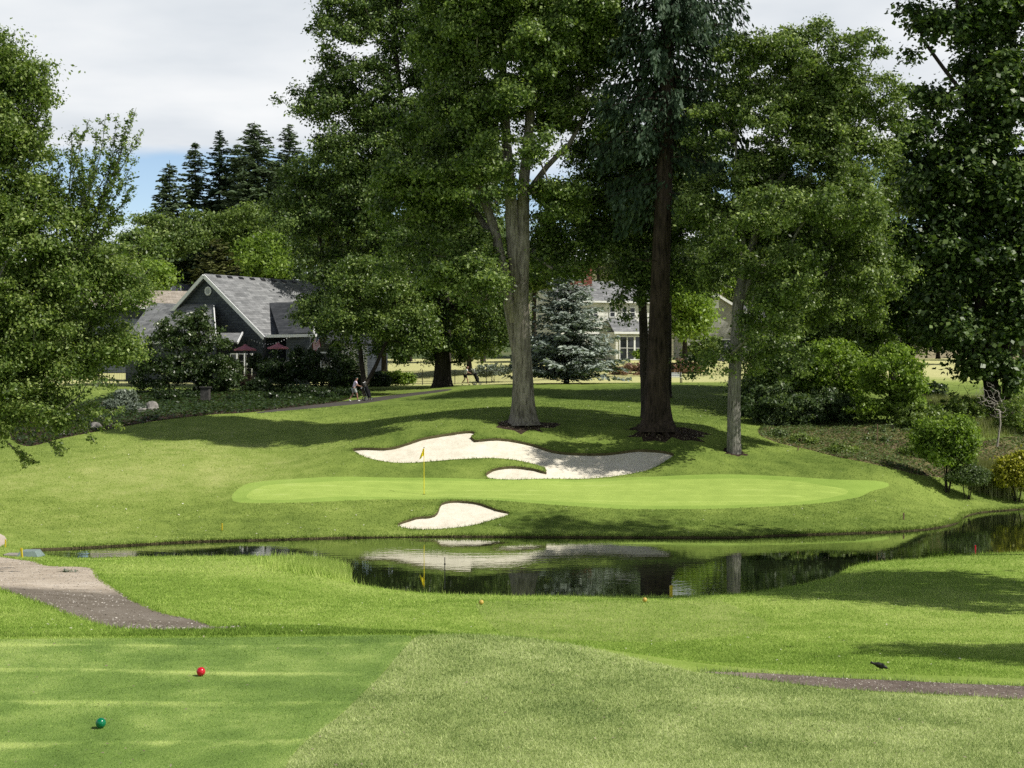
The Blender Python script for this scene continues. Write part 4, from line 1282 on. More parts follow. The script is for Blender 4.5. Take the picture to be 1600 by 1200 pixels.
for (a, c, k) in SH:
    dy = rng.uniform(-1.2, 1.2)
    p0, p1 = P(a[0], a[1], Y), P(c[0], c[1], Y + dy)
    m = 12; u = np.linspace(0, 1, m)
    bend = np.array([0.25 * (p1[2] - p0[2]) * 0.4, 0, 0.10 * (p1[0] - p0[0])])
    pth = p0 + (p1 - p0) * u[:, None] + np.sin(u * np.pi)[:, None] * (rng.normal(0, .12, 3) + bend * 0.3)
    tw.append((pth, 0.022 * (1 - u) + 0.005))
    for j in range(k):
        t = 0.12 + 0.85 * (j + rng.random()) / k
        q = np.array([np.interp(t, u, pth[:, i]) for i in range(3)])
        d0 = unit(pth[-1] - pth[0])
        a2 = rng.uniform(-1, 1)
        L2 = 0.95 * (1.05 - t) + 0.12
        dd = unit(d0 * 0.8 + np.array([a2, rng.uniform(-.8, .8), rng.uniform(-.2, .5)]))
        e = q + dd * L2 * rng.uniform(.5, 1)
        tw.append((np.array([q, (q + e) / 2 + [0, 0, .03], e]), np.array([.008, .006, .003])))
        nl = int(16 + 55 * np.linalg.norm(e - q))
        tt = rng.random(nl)[:, None]
        lc.append(q + (e - q) * tt + rng.normal(0, .05, (nl, 3))); lo.append(np.tile(dd, (nl, 1)))
root = tree('beech_tree', 'sunlit leafy tree overhanging the left edge with feathery upright shoots', 'tree', base, st, (cs, rs), 1750, 165, 0.092, M['beech_leaf'], M['grey_bark'], pad_r=0.5, clump=0.7, tip=0.009, flareup=1.3, up=0.6, wob=0.10, flat=0.45)
b = np.array(root.location)
tubes_mesh('branch', [(c - b, r) for c, r in tw], M['grey_bark'], root, 5)
lc = np.concatenate(lc); lo = np.concatenate(lo)
leaf_mesh('shoot_foliage', lc - b, lo, 0.09, M['beech_leaf'], root, up=0.5, rand=0.7)

# --- trees standing outside the picture on the right: their shade crosses the fairway
def side_tree(label, x, y, H, r, low, leafmat):
    base = np.array([x, y, zt(x, y)])
    cs, rs = [], []
    for k in range(9):
        a = rng.uniform(0, 6.28); t = rng.uniform(low, 1)
        cs.append(base + [math.cos(a) * r * .5, math.sin(a) * r * .5, H * t]); rs.append((r * rng.uniform(.4, .65), r * rng.uniform(.4, .65), r * rng.uniform(.25, .45)))
    st = [[(*base, .35), (*(base + [0, .1, H * .4]), .28), (*(base + [.2, 0, H * .75]), .15), (*(base + [.1, 0, H * .95]), .05)]]
    return tree('shade_tree', label, 'tree', base, st, (np.array(cs), np.array(rs)), 330, 70, 0.32, leafmat, M['dark_bark'], pad_r=1.0)
side_tree('tall shade tree outside the right edge whose shadow crosses the middle of the near fairway', 22.4, 38.2, 19, 5.0, .5, M['oak_leaf_b'])
side_tree('smaller shade tree outside the right edge shading the fairway corner by the gravel path', 20.6, 23.4, 13.5, 3.3, .5, M['oak_leaf_b'])
side_tree('spreading tree outside the right edge whose shade falls on the far pond bank', 25.0, 50.2, 27.5, 5.4, .62, M['maple_leaf'])

# ------------------------------------------------------------------ hills behind
def hill(name, x0, x1, y0, y1, fn, mat, nx=70, ny=40):
    xs = np.linspace(x0, x1, nx); ys = np.linspace(y0, y1, ny)
    X, Y = np.meshgrid(xs, ys); Z = fn(X, Y)
    i = np.arange(ny - 1)[:, None] * nx + np.arange(nx - 1)[None, :]
    f = np.stack([i, i + 1, i + nx + 1, i + nx], -1).reshape(-1, 4)
    return tag(np_mesh(name, np.c_[X.ravel(), Y.ravel(), Z.ravel()], f, mat, smooth=True), kind='structure')


def sst(a, b, t):
    u = np.clip((t - a) / (b - a), 0, 1); return u * u * (3 - 2 * u)


def hz1(X, Y): return 6.5 + 24 * sst(185, 330, Y) * np.exp(-((X + 85) / 75) ** 2) + 0.8 * np.sin(X * .11) * np.sin(Y * .07)
def hz2(X, Y): return 4 + (52 + 9 * np.sin(X * .012 + 1) + 5 * np.sin(X * .031)) * sst(420, 900, Y) * sst(-420, 60, X)
M['woodland'] = mat_ground('wooded_slope', [(0.36, (0.03, 0.05, 0.02)), (0.55, (0.08, 0.11, 0.04)), (0.7, (0.20, 0.18, 0.10))], 0.08, 0.9, 0.5)
hill('hill', -330, 60, 180, 430, hz1, M['woodland'])
hill('far_hill', -500, 900, 400, 1300, hz2, M['hill'])

# ------------------------------------------------------------------ background trees
tr_ = R  # radians
# conifers on the hillside to the left
for i, (px, py, Y, rad, lo, lab, mt) in enumerate([
        (265, 250, 236, 4.3, .12, 'thin pale conifer at the left end of the row on the hillside', 'far_haze_needle'),
        (305, 221, 240, 4.6, .12, 'dark pointed conifer second from the left in the hillside row', 'far_haze_needle'),
        (343, 203, 238, 4.6, .12, 'narrow dark conifer with a spiky top left of the tallest hillside fir', 'fir_needle'),
        (398, 189, 234, 5.6, .42, 'tallest and fullest hillside conifer with bare grey trunk below', 'far_haze_needle'),
        (372, 222, 242, 4.8, .25, 'greyish conifer crowded against the tallest hillside fir', 'far_haze_needle'),
        (452, 193, 240, 4.6, .3, 'conifer at the right end of the hillside row beside the big oak', 'far_haze_needle'),
        (426, 250, 248, 3.6, .3, 'short dark conifer wedged between the two right hand hillside firs', 'fir_needle')]):
    x = (px - 800) / F * Y
    conifer('conifer_tree', lab, px, py, Y, (x, Y, float(hz1(x, Y))), rad * 1.12, M[mt], M['fir_bark' if lo < .3 else 'grey_bark'], whorls=42, per=13, group='conifers on the hillside', lowest=lo, droop=.3, spray=1.0, trunk_r=.35, dens=1.7, hang=.35, taper=.62, uneven=.35)

# blue spruce in front of the white house
sb = G(885, 116)
conifer('spruce_tree', 'blue-grey spruce standing in front of the white house', 888, 404, 116, sb, 4.3, M['spruce_needle'], M['dark_bark'], whorls=34, per=11, lowest=.03, droop=.30, spray=.46, trunk_r=.22, dens=3.4, hang=.45, taper=.72, uneven=.22)
# dull olive conifer behind the clubhouse
x = (335 - 800) / F * 190
conifer('conifer_tree', 'dull olive cone-shaped conifer just behind the clubhouse ridge', 338, 372, 190, (x, 190, float(hz1(x, 190))), 5.2, M['olive_needle'], M['dark_bark'], whorls=26, per=12, lowest=.05, droop=.1, spray=.9, trunk_r=.3, dens=1.6, hang=.2, taper=.6)

def bgtree(label, px, py, rx, ry, Y, leafmat, base_z=None, per=95, pads=180, leaf=.4, group='trees behind the houses', name='background_tree', clump=2.4, bark='dark_bark', dlobes=7):
    """rounded tree seen far off: px, py is the middle of its crown"""
    x = (px - 800) / F * Y
    zb = base_z if base_z is not None else zt(x, Y)
    base = np.array([x, Y, zb])
    lob = []
    for k in range(dlobes):
        a = rng.uniform(0, 2 * np.pi); q = rng.uniform(.2, .75)
        lob.append((px + math.cos(a) * rx * q, py + math.sin(a) * ry * q * .9, rx * rng.uniform(.35, .6), ry * rng.uniform(.3, .55), rng.uniform(-2, 2)))
    top = P(px, py, Y)
    mid = base * .45 + top * .55
    st = [[(*base, .32), (*(mid + rng.normal(0, .15, 3)), .24), (*top, .12), (*(top + [0.2, 0, ry * Y / F * .6]), .04)]]
    return tree(name, label, 'tree', base, st, lobes_px(lob, Y), pads, per, leaf, leafmat, M[bark], pad_r=1.3, group=group, clump=clump, tip=.02, rand=.65, flareup=1.3, sides=5)

bgtree('bright rounded broadleaf tree in front of the tallest hillside conifer', 372, 372, 58, 60, 215, M['fresh_leaf'], float(hz1(-40, 215)), group='broadleaf trees on the hillside')
bgtree('mid green tree between the left beech and the hillside conifers', 258, 366, 62, 42, 212, M['olive_leaf'], float(hz1(-50, 212)), group='broadleaf trees on the hillside')
bgtree('yellow-green tree peeping above the right end of the clubhouse roof', 425, 408, 38, 42, 200, M['lime_leaf'], float(hz1(-33, 200)), group='broadleaf trees on the hillside')
bgtree('low dark tree on the hillside behind the hidden left house roof', 200, 400, 60, 45, 205, M['oak_leaf'], float(hz1(-53, 205)), group='broadleaf trees on the hillside')
bgtree('dark tree behind the left beech close to the hidden house', 110, 440, 90, 90, 170, M['oak_leaf_b'], group='broadleaf trees on the hillside')
bgtree('small bright tree rising behind the beige roof', 238, 440, 22, 20, 178, M['lime_leaf'], pads=60, leaf=.4, group='broadleaf trees on the hillside')
bgtree('bushy tree low on the far left behind the beech', 30, 560, 90, 60, 118, M['oak_leaf_b'], leaf=.3, group='broadleaf trees on the hillside')
bgtree('shady tree behind the clubhouse wing and the black-trunked oak', 520, 430, 70, 90, 185, M['oak_leaf_b'])
bgtree('dark rounded tree directly behind the black-trunked oak', 640, 430, 90, 100, 190, M['oak_leaf_b'])
bgtree('mid green tree low behind the fence right of the black trunk', 735, 520, 50, 45, 150, M['fresh_leaf'], leaf=.34)
bgtree('dark tree between the black-trunked oak and the grey forked oak', 755, 430, 60, 90, 178, M['oak_leaf'])
bgtree('dim tree left of the brick chimney behind the spruce', 850, 400, 40, 60, 205, M['oak_leaf'])
bgtree('tall dim tree behind the white house roof', 935, 350, 60, 75, 215, M['far_haze_needle'], leaf=.45)
bgtree('dim grey-green tree right of the brick chimney', 1000, 385, 60, 60, 222, M['far_haze_needle'], leaf=.45)
bgtree('luminous yellow-green tree right of the fir trunk beside the fence', 1070, 495, 36, 68, 150, M['lime_leaf'], pads=170, leaf=.32, clump=1.3)
bgtree('bright low tree between the grey gabled house and the yellow-green tree', 1118, 440, 30, 22, 205, M['lime_leaf'], pads=70, leaf=.4)
bgtree('dark tree behind the grey gabled house', 1190, 400, 80, 75, 210, M['oak_leaf_b'])
bgtree('dark tree rising behind the grey gabled house roof', 1112, 385, 62, 70, 200, M['oak_leaf_b'])
bgtree('mid green tree behind the tan-roofed house', 1330, 400, 80, 80, 220, M['oak_leaf'])
bgtree('pale yellowish tree showing between the round oak and the maple', 1405, 300, 32, 90, 165, M['fresh_leaf'], pads=150, leaf=.4, clump=1.5)
bgtree('broad dark tree whose black foot shows on the far lawn beside the maple', 1505, 470, 70, 75, 158, M['oak_leaf_b'], leaf=.42)
bgtree('tall dark tree behind the fir and left of the round oak', 1042, 300, 62, 105, 100, M['oak_leaf_b'], leaf=.24, clump=1.5, pads=420, dlobes=14)
bgtree('tall tree closing the gap right behind the round oak crown', 1215, 390, 60, 140, 100, M['oak_leaf_b'], leaf=.22, clump=1.5, pads=480, dlobes=14)
bgtree('tall olive tree behind the right half of the round oak', 1320, 400, 62, 130, 104, M['olive_leaf'], leaf=.22, clump=1.4, pads=420, dlobes=14)
bgtree('tall narrow tree between the round oak and the big maple', 1395, 440, 40, 105, 112, M['oak_leaf'], leaf=.22, clump=1.4, pads=260, dlobes=9)
bgtree('dark tree filling the space between the grey forked oak and the spruce', 836, 420, 36, 70, 150, M['oak_leaf_b'], leaf=.36, pads=200)
bgtree('dark tree behind the left limbs of the grey forked oak', 700, 330, 75, 100, 140, M['oak_leaf_b'], leaf=.36, pads=330, dlobes=10)
bgtree('dark tree behind the left flank of the broad dark oak', 540, 340, 75, 100, 150, M['oak_leaf_b'], leaf=.36, pads=330, dlobes=10)
bgtree('tall dim tree hiding the far hill above the white house roof', 962, 395, 48, 60, 226, M['oak_leaf_b'])
bgtree('low dim tree on the far side of the white house lawn', 1012, 455, 34, 45, 232, M['oak_leaf_b'])
bgtree('dim tree between the white house and the grey gabled house', 1066, 450, 34, 50, 226, M['oak_leaf_b'])
bgtree('dim tree over the roof of the low grey wing', 1170, 450, 45, 45, 214, M['oak_leaf_b'])
bgtree('dark tree across the far lawn left of the maple trunks', 1405, 515, 46, 42, 196, M['oak_leaf_b'])
bgtree('dark tree across the far lawn behind the maple trunks', 1466, 520, 46, 40, 204, M['oak_leaf_b'])
bgtree('dark tree across the far lawn at the right edge', 1565, 518, 60, 44, 192, M['oak_leaf_b'])
bgtree('tree at the far right edge of the distant lawn', 1600, 440, 70, 90, 185, M['oak_leaf'])
bgtree('leafy tree low behind the vine maple and the laurel', 1330, 500, 70, 60, 108, M['oak_leaf_b'], leaf=.26, clump=1.2, pads=220)
bgtree('dark holly-like tree pressed against the pale oak trunk on its right', 1205, 590, 62, 75, 90, M['oak_leaf_b'], leaf=.2, clump=.9, pads=330, per=80)
bgtree('mottled tree between the dark holly-like tree and the vine maple', 1280, 520, 55, 65, 96, M['olive_leaf'], leaf=.2, clump=.9, pads=260)
bgtree('dark tree under the maple left of its trunks', 1420, 500, 55, 60, 101, M['maple_leaf'], leaf=.3, clump=1.1, pads=230)
bgtree('shaded tree at the clubhouse corner behind the white bay windows', 600, 520, 45, 40, 142, M['oak_leaf_b'], leaf=.3)

# ------------------------------------------------------------------ shrubs and small trees
def B(label, px, cy, rx, ry, Y, mat, pads=70, per=55, leaf=.1, pr=.28, **kw):
    low = kw.pop('low', True)
    lob = kw.pop('lob', None) or [(px, cy, rx, ry), (px - rx * .45, cy + ry * .2, rx * .6, ry * .65), (px + rx * .45, cy + ry * .15, rx * .6, ry * .7)] + ([(px, cy + ry * .6, rx * .9, ry * .4)] if low else [])
    per *= 1.35; leaf *= 1.2; pr *= 1.05
    return bush(label, px, Y, lobes_px(lob, Y) and lob, M[mat], pads=pads, per=per, leafsize=leaf, pad_r=pr, **kw)

B('white-flowering small tree in front of the porch roof of the clubhouse', 268, 555, 50, 55, 112, 'blossom_leaf', pads=190, leaf=.17, pr=.45, name='flowering_tree', cat='tree', lob=[(255, 560, 40, 45), (280, 520, 35, 30), (235, 590, 30, 30), (290, 580, 35, 30)])
B('dark flowering tree right of its white-flowering neighbour by the stone pillar', 322, 560, 45, 55, 113, 'blossom_leaf', pads=190, leaf=.17, pr=.45, name='flowering_tree', cat='tree', lob=[(322, 550, 40, 50), (345, 590, 35, 28), (312, 500, 18, 22), (300, 585, 30, 28)])
B('left of two clipped round dark shrubs below the clubhouse eaves', 448, 573, 42, 32, 119, 'shrub_leaf', pads=230, leaf=.14, pr=.35, group='round shrubs by the clubhouse', clump=.5)
B('right of two clipped round dark shrubs, under the flag', 514, 576, 46, 36, 118, 'shrub_leaf', pads=250, leaf=.14, pr=.35, group='round shrubs by the clubhouse', clump=.5)
for k_, (px, cy, rx, ry, Y) in enumerate([(405, 604, 24, 13, 114), (470, 612, 26, 11, 112), (330, 610, 26, 14, 114), (290, 622, 26, 12, 108), (540, 616, 20, 9, 111)]):
    B(['deep green ground shrub under the parasols at the back of the shaded bed', 'deep green ground shrub between the two round shrubs', 'deep green ground shrub behind the stone pillar', 'deep green ground shrub left of the stone pillar', 'deep green ground shrub at the person in lilac'][k_], px, cy, rx, ry, Y, 'shrub_leaf', pads=80, leaf=.13, group='deep green ground shrubs in the bed')
B('dark rounded bush between the round shrubs and the low forked tree', 548, 598, 22, 20, 121, 'shrub_leaf', pads=90, leaf=.14)
B('clipped sunlit hedge right of the forked tree', 620, 592, 24, 11, 128, 'lime_leaf', pads=170, leaf=.13, pr=.25, name='hedge', cat='hedge', lob=[(605, 592, 14, 11), (620, 592, 14, 11), (635, 593, 13, 10)])
B('dark clipped bush beside the sunlit hedge', 594, 594, 16, 14, 126, 'shrub_leaf', pads=90, leaf=.13)
for px, cy, rx, ry, Y, lab in [(378, 628, 26, 12, 106, 'low dark ground shrub left of the cart path in the shaded bed'), (436, 625, 32, 12, 107, 'low shrub under the left round shrub in the shaded bed'), (500, 621, 30, 12, 109, 'low dark shrub under the right round shrub'), (350, 640, 20, 9, 99, 'tiny dark shrub right of the stone pillar'), (300, 640, 18, 10, 101, 'dark mound left of the stone pillar'), (258, 622, 24, 15, 106, 'dark shrub below the white-flowering tree')]:
    B(lab, px, cy, rx, ry, Y, 'shrub_leaf', pads=60, leaf=.13, pr=.28, group='low shrubs in the shaded bed')
for px, cy, rx, ry, Y, lab in [(196, 622, 16, 12, 99, 'silvery shrub at the top of the left bed'), (212, 640, 15, 10, 95, 'silvery shrub lower in the left bed beside the rocks'), (176, 634, 13, 10, 97, 'silvery shrub nearest the beech in the left bed')]:
    B(lab, px, cy, rx, ry, Y, 'grey_leaf', pads=45, leaf=.13, pr=.25, group='silvery shrubs in the left bed')
B('yellowish tuft of shrub near the beech at the left bed edge', 148, 655, 16, 13, 92, 'fresh_leaf', pads=45, leaf=.13)
B('pale flowering bush against the patio wall', 383, 597, 22, 11, 124, 'pink_leaf', pads=60, leaf=.13)
B('leafy bush on the patio between the two parasols', 402, 566, 14, 15, 129, 'shrub_leaf', pads=60, leaf=.13)
B('dull bush at the left end of the patio wall', 360, 575, 16, 16, 127, 'olive_leaf', pads=60, leaf=.13)
B('spreading blue juniper left of the spruce behind the fence', 770, 578, 30, 10, 138, 'grey_leaf', pads=70, leaf=.15)
B('pink-brown rhododendron mass below the white house bay window', 985, 580, 36, 13, 146, 'pink_leaf', pads=120, leaf=.16, clump=.5)
B('salmon pink rhododendron right of the fir trunk by the fence', 1062, 575, 20, 12, 147, 'pink_leaf', pads=80, leaf=.16)
B('dark red shrub right of the salmon rhododendron', 1084, 577, 12, 10, 147, 'pink_leaf', pads=45, leaf=.15)
B('rounded olive rhododendron below the grey gabled house', 1098, 540, 26, 26, 157, 'olive_leaf', pads=120, leaf=.18, clump=.6)
B('small yellowish plant by the white house bay', 1000, 553, 9, 8, 158, 'lime_leaf', pads=30, leaf=.15)
B('glossy laurel at the foot of the dark holly-like tree', 1218, 636, 50, 36, 86, 'laurel_leaf', pads=230, leaf=.15, pr=.35, clump=.45)
B('black-green shrub between the pale oak trunk and the glossy laurel', 1175, 640, 26, 30, 90, 'shrub_leaf', pads=150, leaf=.14)
B('broad glossy laurel under the vine maple', 1285, 640, 50, 32, 87, 'laurel_leaf', pads=200, leaf=.14, clump=.45)
B('leafy shrub under the small pale-trunked tree', 1340, 650, 46, 30, 90, 'laurel_leaf', pads=150, leaf=.14)
B('airy bright vine maple with many thin stems', 1300, 580, 60, 52, 89, 'lime_leaf', pads=300, per=40, leaf=.15, pr=.45, name='vine_maple', cat='small tree', nst=8)
B('small light green tree with pale thin trunk at the edge of the bed', 1384, 598, 46, 44, 85, 'lime_leaf', pads=330, per=60, leaf=.15, pr=.4, name='small_tree', cat='small tree', nst=2, spread=.15, clump=.6, lob=[(1390, 590, 46, 40), (1355, 625, 32, 28), (1420, 625, 34, 32), (1388, 562, 28, 18), (1385, 645, 44, 18)])
B('compact leafy young tree with several dark stems at the bed front', 1480, 694, 46, 34, 72.5, 'lime_leaf', pads=330, per=60, leaf=.13, pr=.35, name='small_tree', cat='small tree', nst=5, spread=.25, clump=.55, lob=[(1485, 680, 36, 26), (1455, 700, 26, 22), (1508, 705, 26, 24), (1480, 718, 40, 22), (1448, 665, 20, 10), (1465, 690, 40, 24)])
B('soft grey-green mound in front of the compact young tree', 1512, 742, 30, 16, 72.4, 'moss_leaf', pads=130, per=90, leaf=.07, pr=.25)
B('golden yellow shrub at the right edge by the pond', 1590, 738, 32, 30, 73.5, 'yellow_leaf', pads=150, per=50, leaf=.12, pr=.3, clump=.4)
B('dense low shrub behind the compact young tree', 1440, 655, 46, 24, 84, 'fresh_leaf', pads=170, leaf=.12)
B('tangled shrub left of the twin maple trunks', 1500, 640, 44, 28, 90, 'fresh_leaf', pads=130, per=35, leaf=.12)
B('weedy shrub right of the twin maple trunks', 1600, 650, 44, 34, 87, 'fresh_leaf', pads=140, per=40, leaf=.12)
B('dark low shrub in shade under the maple', 1450, 612, 30, 16, 104, 'shrub_leaf', pads=80, leaf=.14)
for px, cy, rx, ry, Y, mt, lab in [(1252, 688, 26, 11, 79.5, 'fresh_leaf', 'low bright plant nearest the pale oak in the right bed'), (1316, 704, 24, 11, 76.8, 'fresh_leaf', 'pair of low green tufts at the front of the right bed'), (1365, 692, 26, 11, 80.5, 'moss_leaf', 'low mossy plant midway along the right bed'), (1425, 702, 26, 15, 78, 'fresh_leaf', 'low green plant left of the compact young tree'), (1215, 678, 16, 7, 81, 'moss_leaf', 'grassy tuft at the left tip of the right bed'), (1395, 672, 34, 13, 83, 'moss_leaf', 'weedy patch plant behind the right bed'), (1545, 747, 10, 7, 74, 'moss_leaf', 'small tuft between the grey-green mound and the golden shrub')]:
    B(lab, px, cy, rx, ry, Y, mt, pads=40, per=45, leaf=.09, pr=.2, name='low_plant', cat='plant', group='low plants in the right bed')
gw = G(104, 43.8)
rt = empty('weed', 'low leafy weed sprawling on the pale gravel path', 'weed', gw)
cw = np.c_[rng.normal(0, .11, 70), rng.normal(0, .06, 70), np.abs(rng.normal(.03, .025, 70)) + .005]
leaf_mesh('foliage', cw, np.tile([0, 0, 1.0], (70, 1)), .075, M['grey_leaf'], rt, up=.8, rand=.5)
MB().tube([(-.32, 0, .012), (-.1, .02, .03), (.1, 0, .02)], [.004, .008, .004], 5).build('stem', M['dark_bark'], rt)

# ground flecks in the beds
def scatter_leaves(name, poly, n, mat, size, h=.04):
    x = rng.uniform(poly[:, 0].min(), poly[:, 0].max(), n * 3); y = rng.uniform(poly[:, 1].min(), poly[:, 1].max(), n * 3)
    s = inside(poly, x, y); x, y = x[s][:n], y[s][:n]
    cen = np.c_[x, y, zf(x, y) + h * rng.random(len(x))]
    o = leaf_mesh(name, cen, np.tile([0, 0, 1.0], (len(x), 1)), size, mat, None, up=1, rand=.5)
    return tag(o, kind='stuff')
scatter_leaves('ground_cover', REG['mulch_right'], 26000, M['moss_leaf'], .13, .12)
scatter_leaves('bark_chips', REG['mulch_right'], 7000, M['dry_stem'], .10, .03)
scatter_leaves('bark_chips', REG['mulch_left'], 2500, M['dry_stem'], .10, .03)
scatter_leaves('ground_cover', REG['mulch_left'], 26000, M['shrub_leaf'], .2, .22)
scatter_leaves('bark_chips', REG['ring_a'], 500, M['dry_stem'], .10, .03)
scatter_leaves('bark_chips', REG['ring_b'], 500, M['dry_stem'], .10, .03)

scatter_leaves('loose_gravel', REG['path_left'], 5200, M['pebble'], .045, .012)
scatter_leaves('loose_gravel', REG['path_right'], 2600, M['pebble'], .026, .008)
def scatter_in(name, n, ya, yb, mat, size, keep, spread=.38):
    x, y = view_sample(n, ya, yb, spread)
    s = np.isin(region_at(x, y), keep); x, y = x[s], y[s]
    cen = np.c_[x, y, zf(x, y) + .03 + .02 * rng.random(len(x))]
    return tag(leaf_mesh(name, cen, np.tile([0, 0, 1.0], (len(x), 1)), size, mat, None, up=1.2, rand=.5), kind='stuff')
scatter_in('fallen_petals', 1500, 58, 92, M['petal'], .07, [0])
scatter_in('fallen_petals', 260, 24, 48, M['petal'], .045, [0])
scatter_in('dry_leaves', 420, 15, 24, M['dry_stem'], .035, [IX['slope'], IX['tee']])
# rough meadow grass between bed and maple
n = 26000
px = rng.uniform(1410, 1640, n); Yv = rng.uniform(75, 104, n)
xx = (px - 800) / F * Yv
sl = ~inside(REG['pond'], xx, Yv) & ~inside(REG['mulch_right'], xx, Yv)
blades('meadow_grass', xx[sl], Yv[sl], M['meadow_blade'], .42, .03, lean=.5)
# tall hazy clump
gq = G(1545, 75)
n = 5000
q = np.c_[gq[0] + rng.normal(0, .55, n), gq[1] + rng.normal(0, .6, n)]
og = blades('ornamental_grass', q[:, 0] - gq[0] * 0, q[:, 1], M['meadow_blade'], 1.15, .022, lean=.35, tintoff=-.1)
og['kind'] = 'thing'; tag(og, 'tall hazy clump of ornamental grass behind the golden shrub', 'grass clump')

# leafless plants
def bare(label, px, Y, lob, n, name, barkmat, r=.03, cat='shrub', stem=None):
    g = G(px, Y); cs, rs = lobes_px(lob, Y)
    root = empty(name, label, cat, g)
    p, d = sample_pads(cs, rs, n, 3, .3)
    st = stem_px(stem, Y) if stem else [(*(g - [0, 0, .1]), r), (*(g + [0, 0, .5]), r * .8)]
    ch = grow([st], p, step=.3, wob=.03, tip=.0048, rise=.1)
    tubes_mesh('branches', [(c - g, np.maximum(q, .005)) for c, q in ch], barkmat, root, 4)
    return root
bare('leafless brownish twig bush in front of the far lawn', 1506, 92, [(1506, 622, 34, 34)], 110, 'twig_bush', M['dark_bark'])
bare('white-stemmed sapling with bare pinkish twigs before the twin maple trunks', 1561, 77.5, [(1545, 620, 20, 26), (1562, 640, 16, 24), (1530, 615, 10, 12)], 190, 'sapling', M['twig'], cat='sapling', stem=[(1558, 698, .05), (1563, 662, .045), (1562, 642, .035)])

# ------------------------------------------------------------------ rocks and small pieces
M['rock'] = mat_bark('rock', (0.10, 0.095, 0.09), (0.34, 0.32, 0.29), 3.0, .8)
def rock(label, loc, s, group=None):
    bm = bmesh.new(); bmesh.ops.create_icosphere(bm, subdivisions=3, radius=1)
    ph = rng.uniform(0, 6, 3)
    for v in bm.verts:
        c = v.co.copy(); f = 1 + .18 * math.sin(c.x * 3 + ph[0]) + .15 * math.sin(c.y * 4 + ph[1]) + .1 * math.sin(c.z * 6 + ph[2])
        v.co = Vector((c.x * s[0] * f, c.y * s[1] * f, max(-.3, c.z) * s[2] * f))
    me = bpy.data.meshes.new('rock'); bm.to_mesh(me); bm.free(); me.materials.append(M['rock'])
    o = link(bpy.data.objects.new('rock', me)); o.location = tuple(float(a) for a in loc)
    return tag(o, label, 'rock', group)
rock('largest grey boulder in the left bed beside the silvery shrubs', G(236, 95, .1), (.55, .4, .42), 'rocks in the left bed')
rock('smaller boulder left of the largest one in the left bed', G(222, 94, .05), (.35, .3, .28), 'rocks in the left bed')
rock('low rock near the beech foliage in the left bed', G(150, 86, .05), (.4, .3, .25), 'rocks in the left bed')
rock('flat rock at the front edge of the left bed', G(98, 84, .05), (.35, .3, .2), 'rocks in the left bed')

M['stone'] = mat_ground('pillar_stone', [(.3, (.015, .015, .015)), (.5, (.06, .058, .055)), (.7, (.14, .135, .125))], 4, 14, .8)
g = G(321, 104); r0 = empty('stone_pillar', 'short square stone pillar with a flat cap in the shaded bed', 'pillar', g)
MB().box((0, 0, .5), (.62, .62, 1.1)).build('shaft', M['stone'], r0, bevel=.03); MB().box((0, 0, 1.09), (.76, .76, .09)).build('cap', M['stone'], r0, bevel=.02)

# flagstick, markers, stakes
M['yellow_paint'] = mat_plain('yellow_paint', (.62, .47, .03), .4, .4, .1)
M['flag_yellow'] = mat_plain('flag_cloth', (.85, .68, .02), .7, .2, .1)
M['red_paint'] = mat_plain('red_paint', (.56, .012, .03), .22, .5, .12)
M['green_paint'] = mat_plain('green_paint', (.0, .16, .07), .22, .5, .12)
M['tan_paint'] = mat_plain('faded_yellow_paint', (.55, .38, .08), .35, .5, .2)
M['black_metal'] = mat_plain('black_metal', (.012, .012, .013), .4, .4, .2)
M['dark_plastic'] = mat_plain('dark_plastic', (.014, .014, .016), .35, .4, .2)
M['wood_stake'] = mat_plain('weathered_wood', (.16, .11, .07), .8, .2, .3)
M['white_paint'] = mat_plain('white_paint', (.78, .78, .76), .5, .3, .06)
h = hit(662.5, 772.5, 60)
g = np.array([h[0], h[1], zt(*h)])
r0 = empty('flagstick', 'tall yellow flagstick with drooping yellow flag standing on the green', 'flagstick', g)
MB().tube([(0, 0, -.1), (0, 0, .7)], .017, 10).tube([(0, 0, .7), (0, 0, 2.16)], .014, 10).build('pole', M['flag_yellow'], r0)
MB().lathe([(.0, 2.19), (.022, 2.185), (.026, 2.165), (.018, 2.15)], n=10).build('cap', M['dark_plastic'], r0)
fb = MB(); nu, nv = 9, 9
for i in range(nv):
    for j in range(nu):
        u, v_ = j / (nu - 1), i / (nv - 1)
        # limp flag: the fly end sags to the left and down
        xx_ = -.02 - .20 * u * (0.25 + .75 * v_) + .02 * math.sin(u * 9 + v_ * 2)
        yy_ = .06 * math.sin(u * 7 + 1.2 * v_) * u
        zz_ = 2.13 - .33 * v_ - .20 * u * (.3 + .7 * v_)
        fb.v.append((xx_ + .012, yy_, zz_))
for i in range(nv - 1):
    for j in range(nu - 1):
        fb.f.append((i * nu + j, i * nu + j + 1, (i + 1) * nu + j + 1, (i + 1) * nu + j))
fb.build('flag', M['flag_yellow'], r0, smooth=True)
cup = MB().lathe([(.075, .012), (.054, .012), (.054, -.09)], n=16); cup.build('cup', M['dark_plastic'], r0)

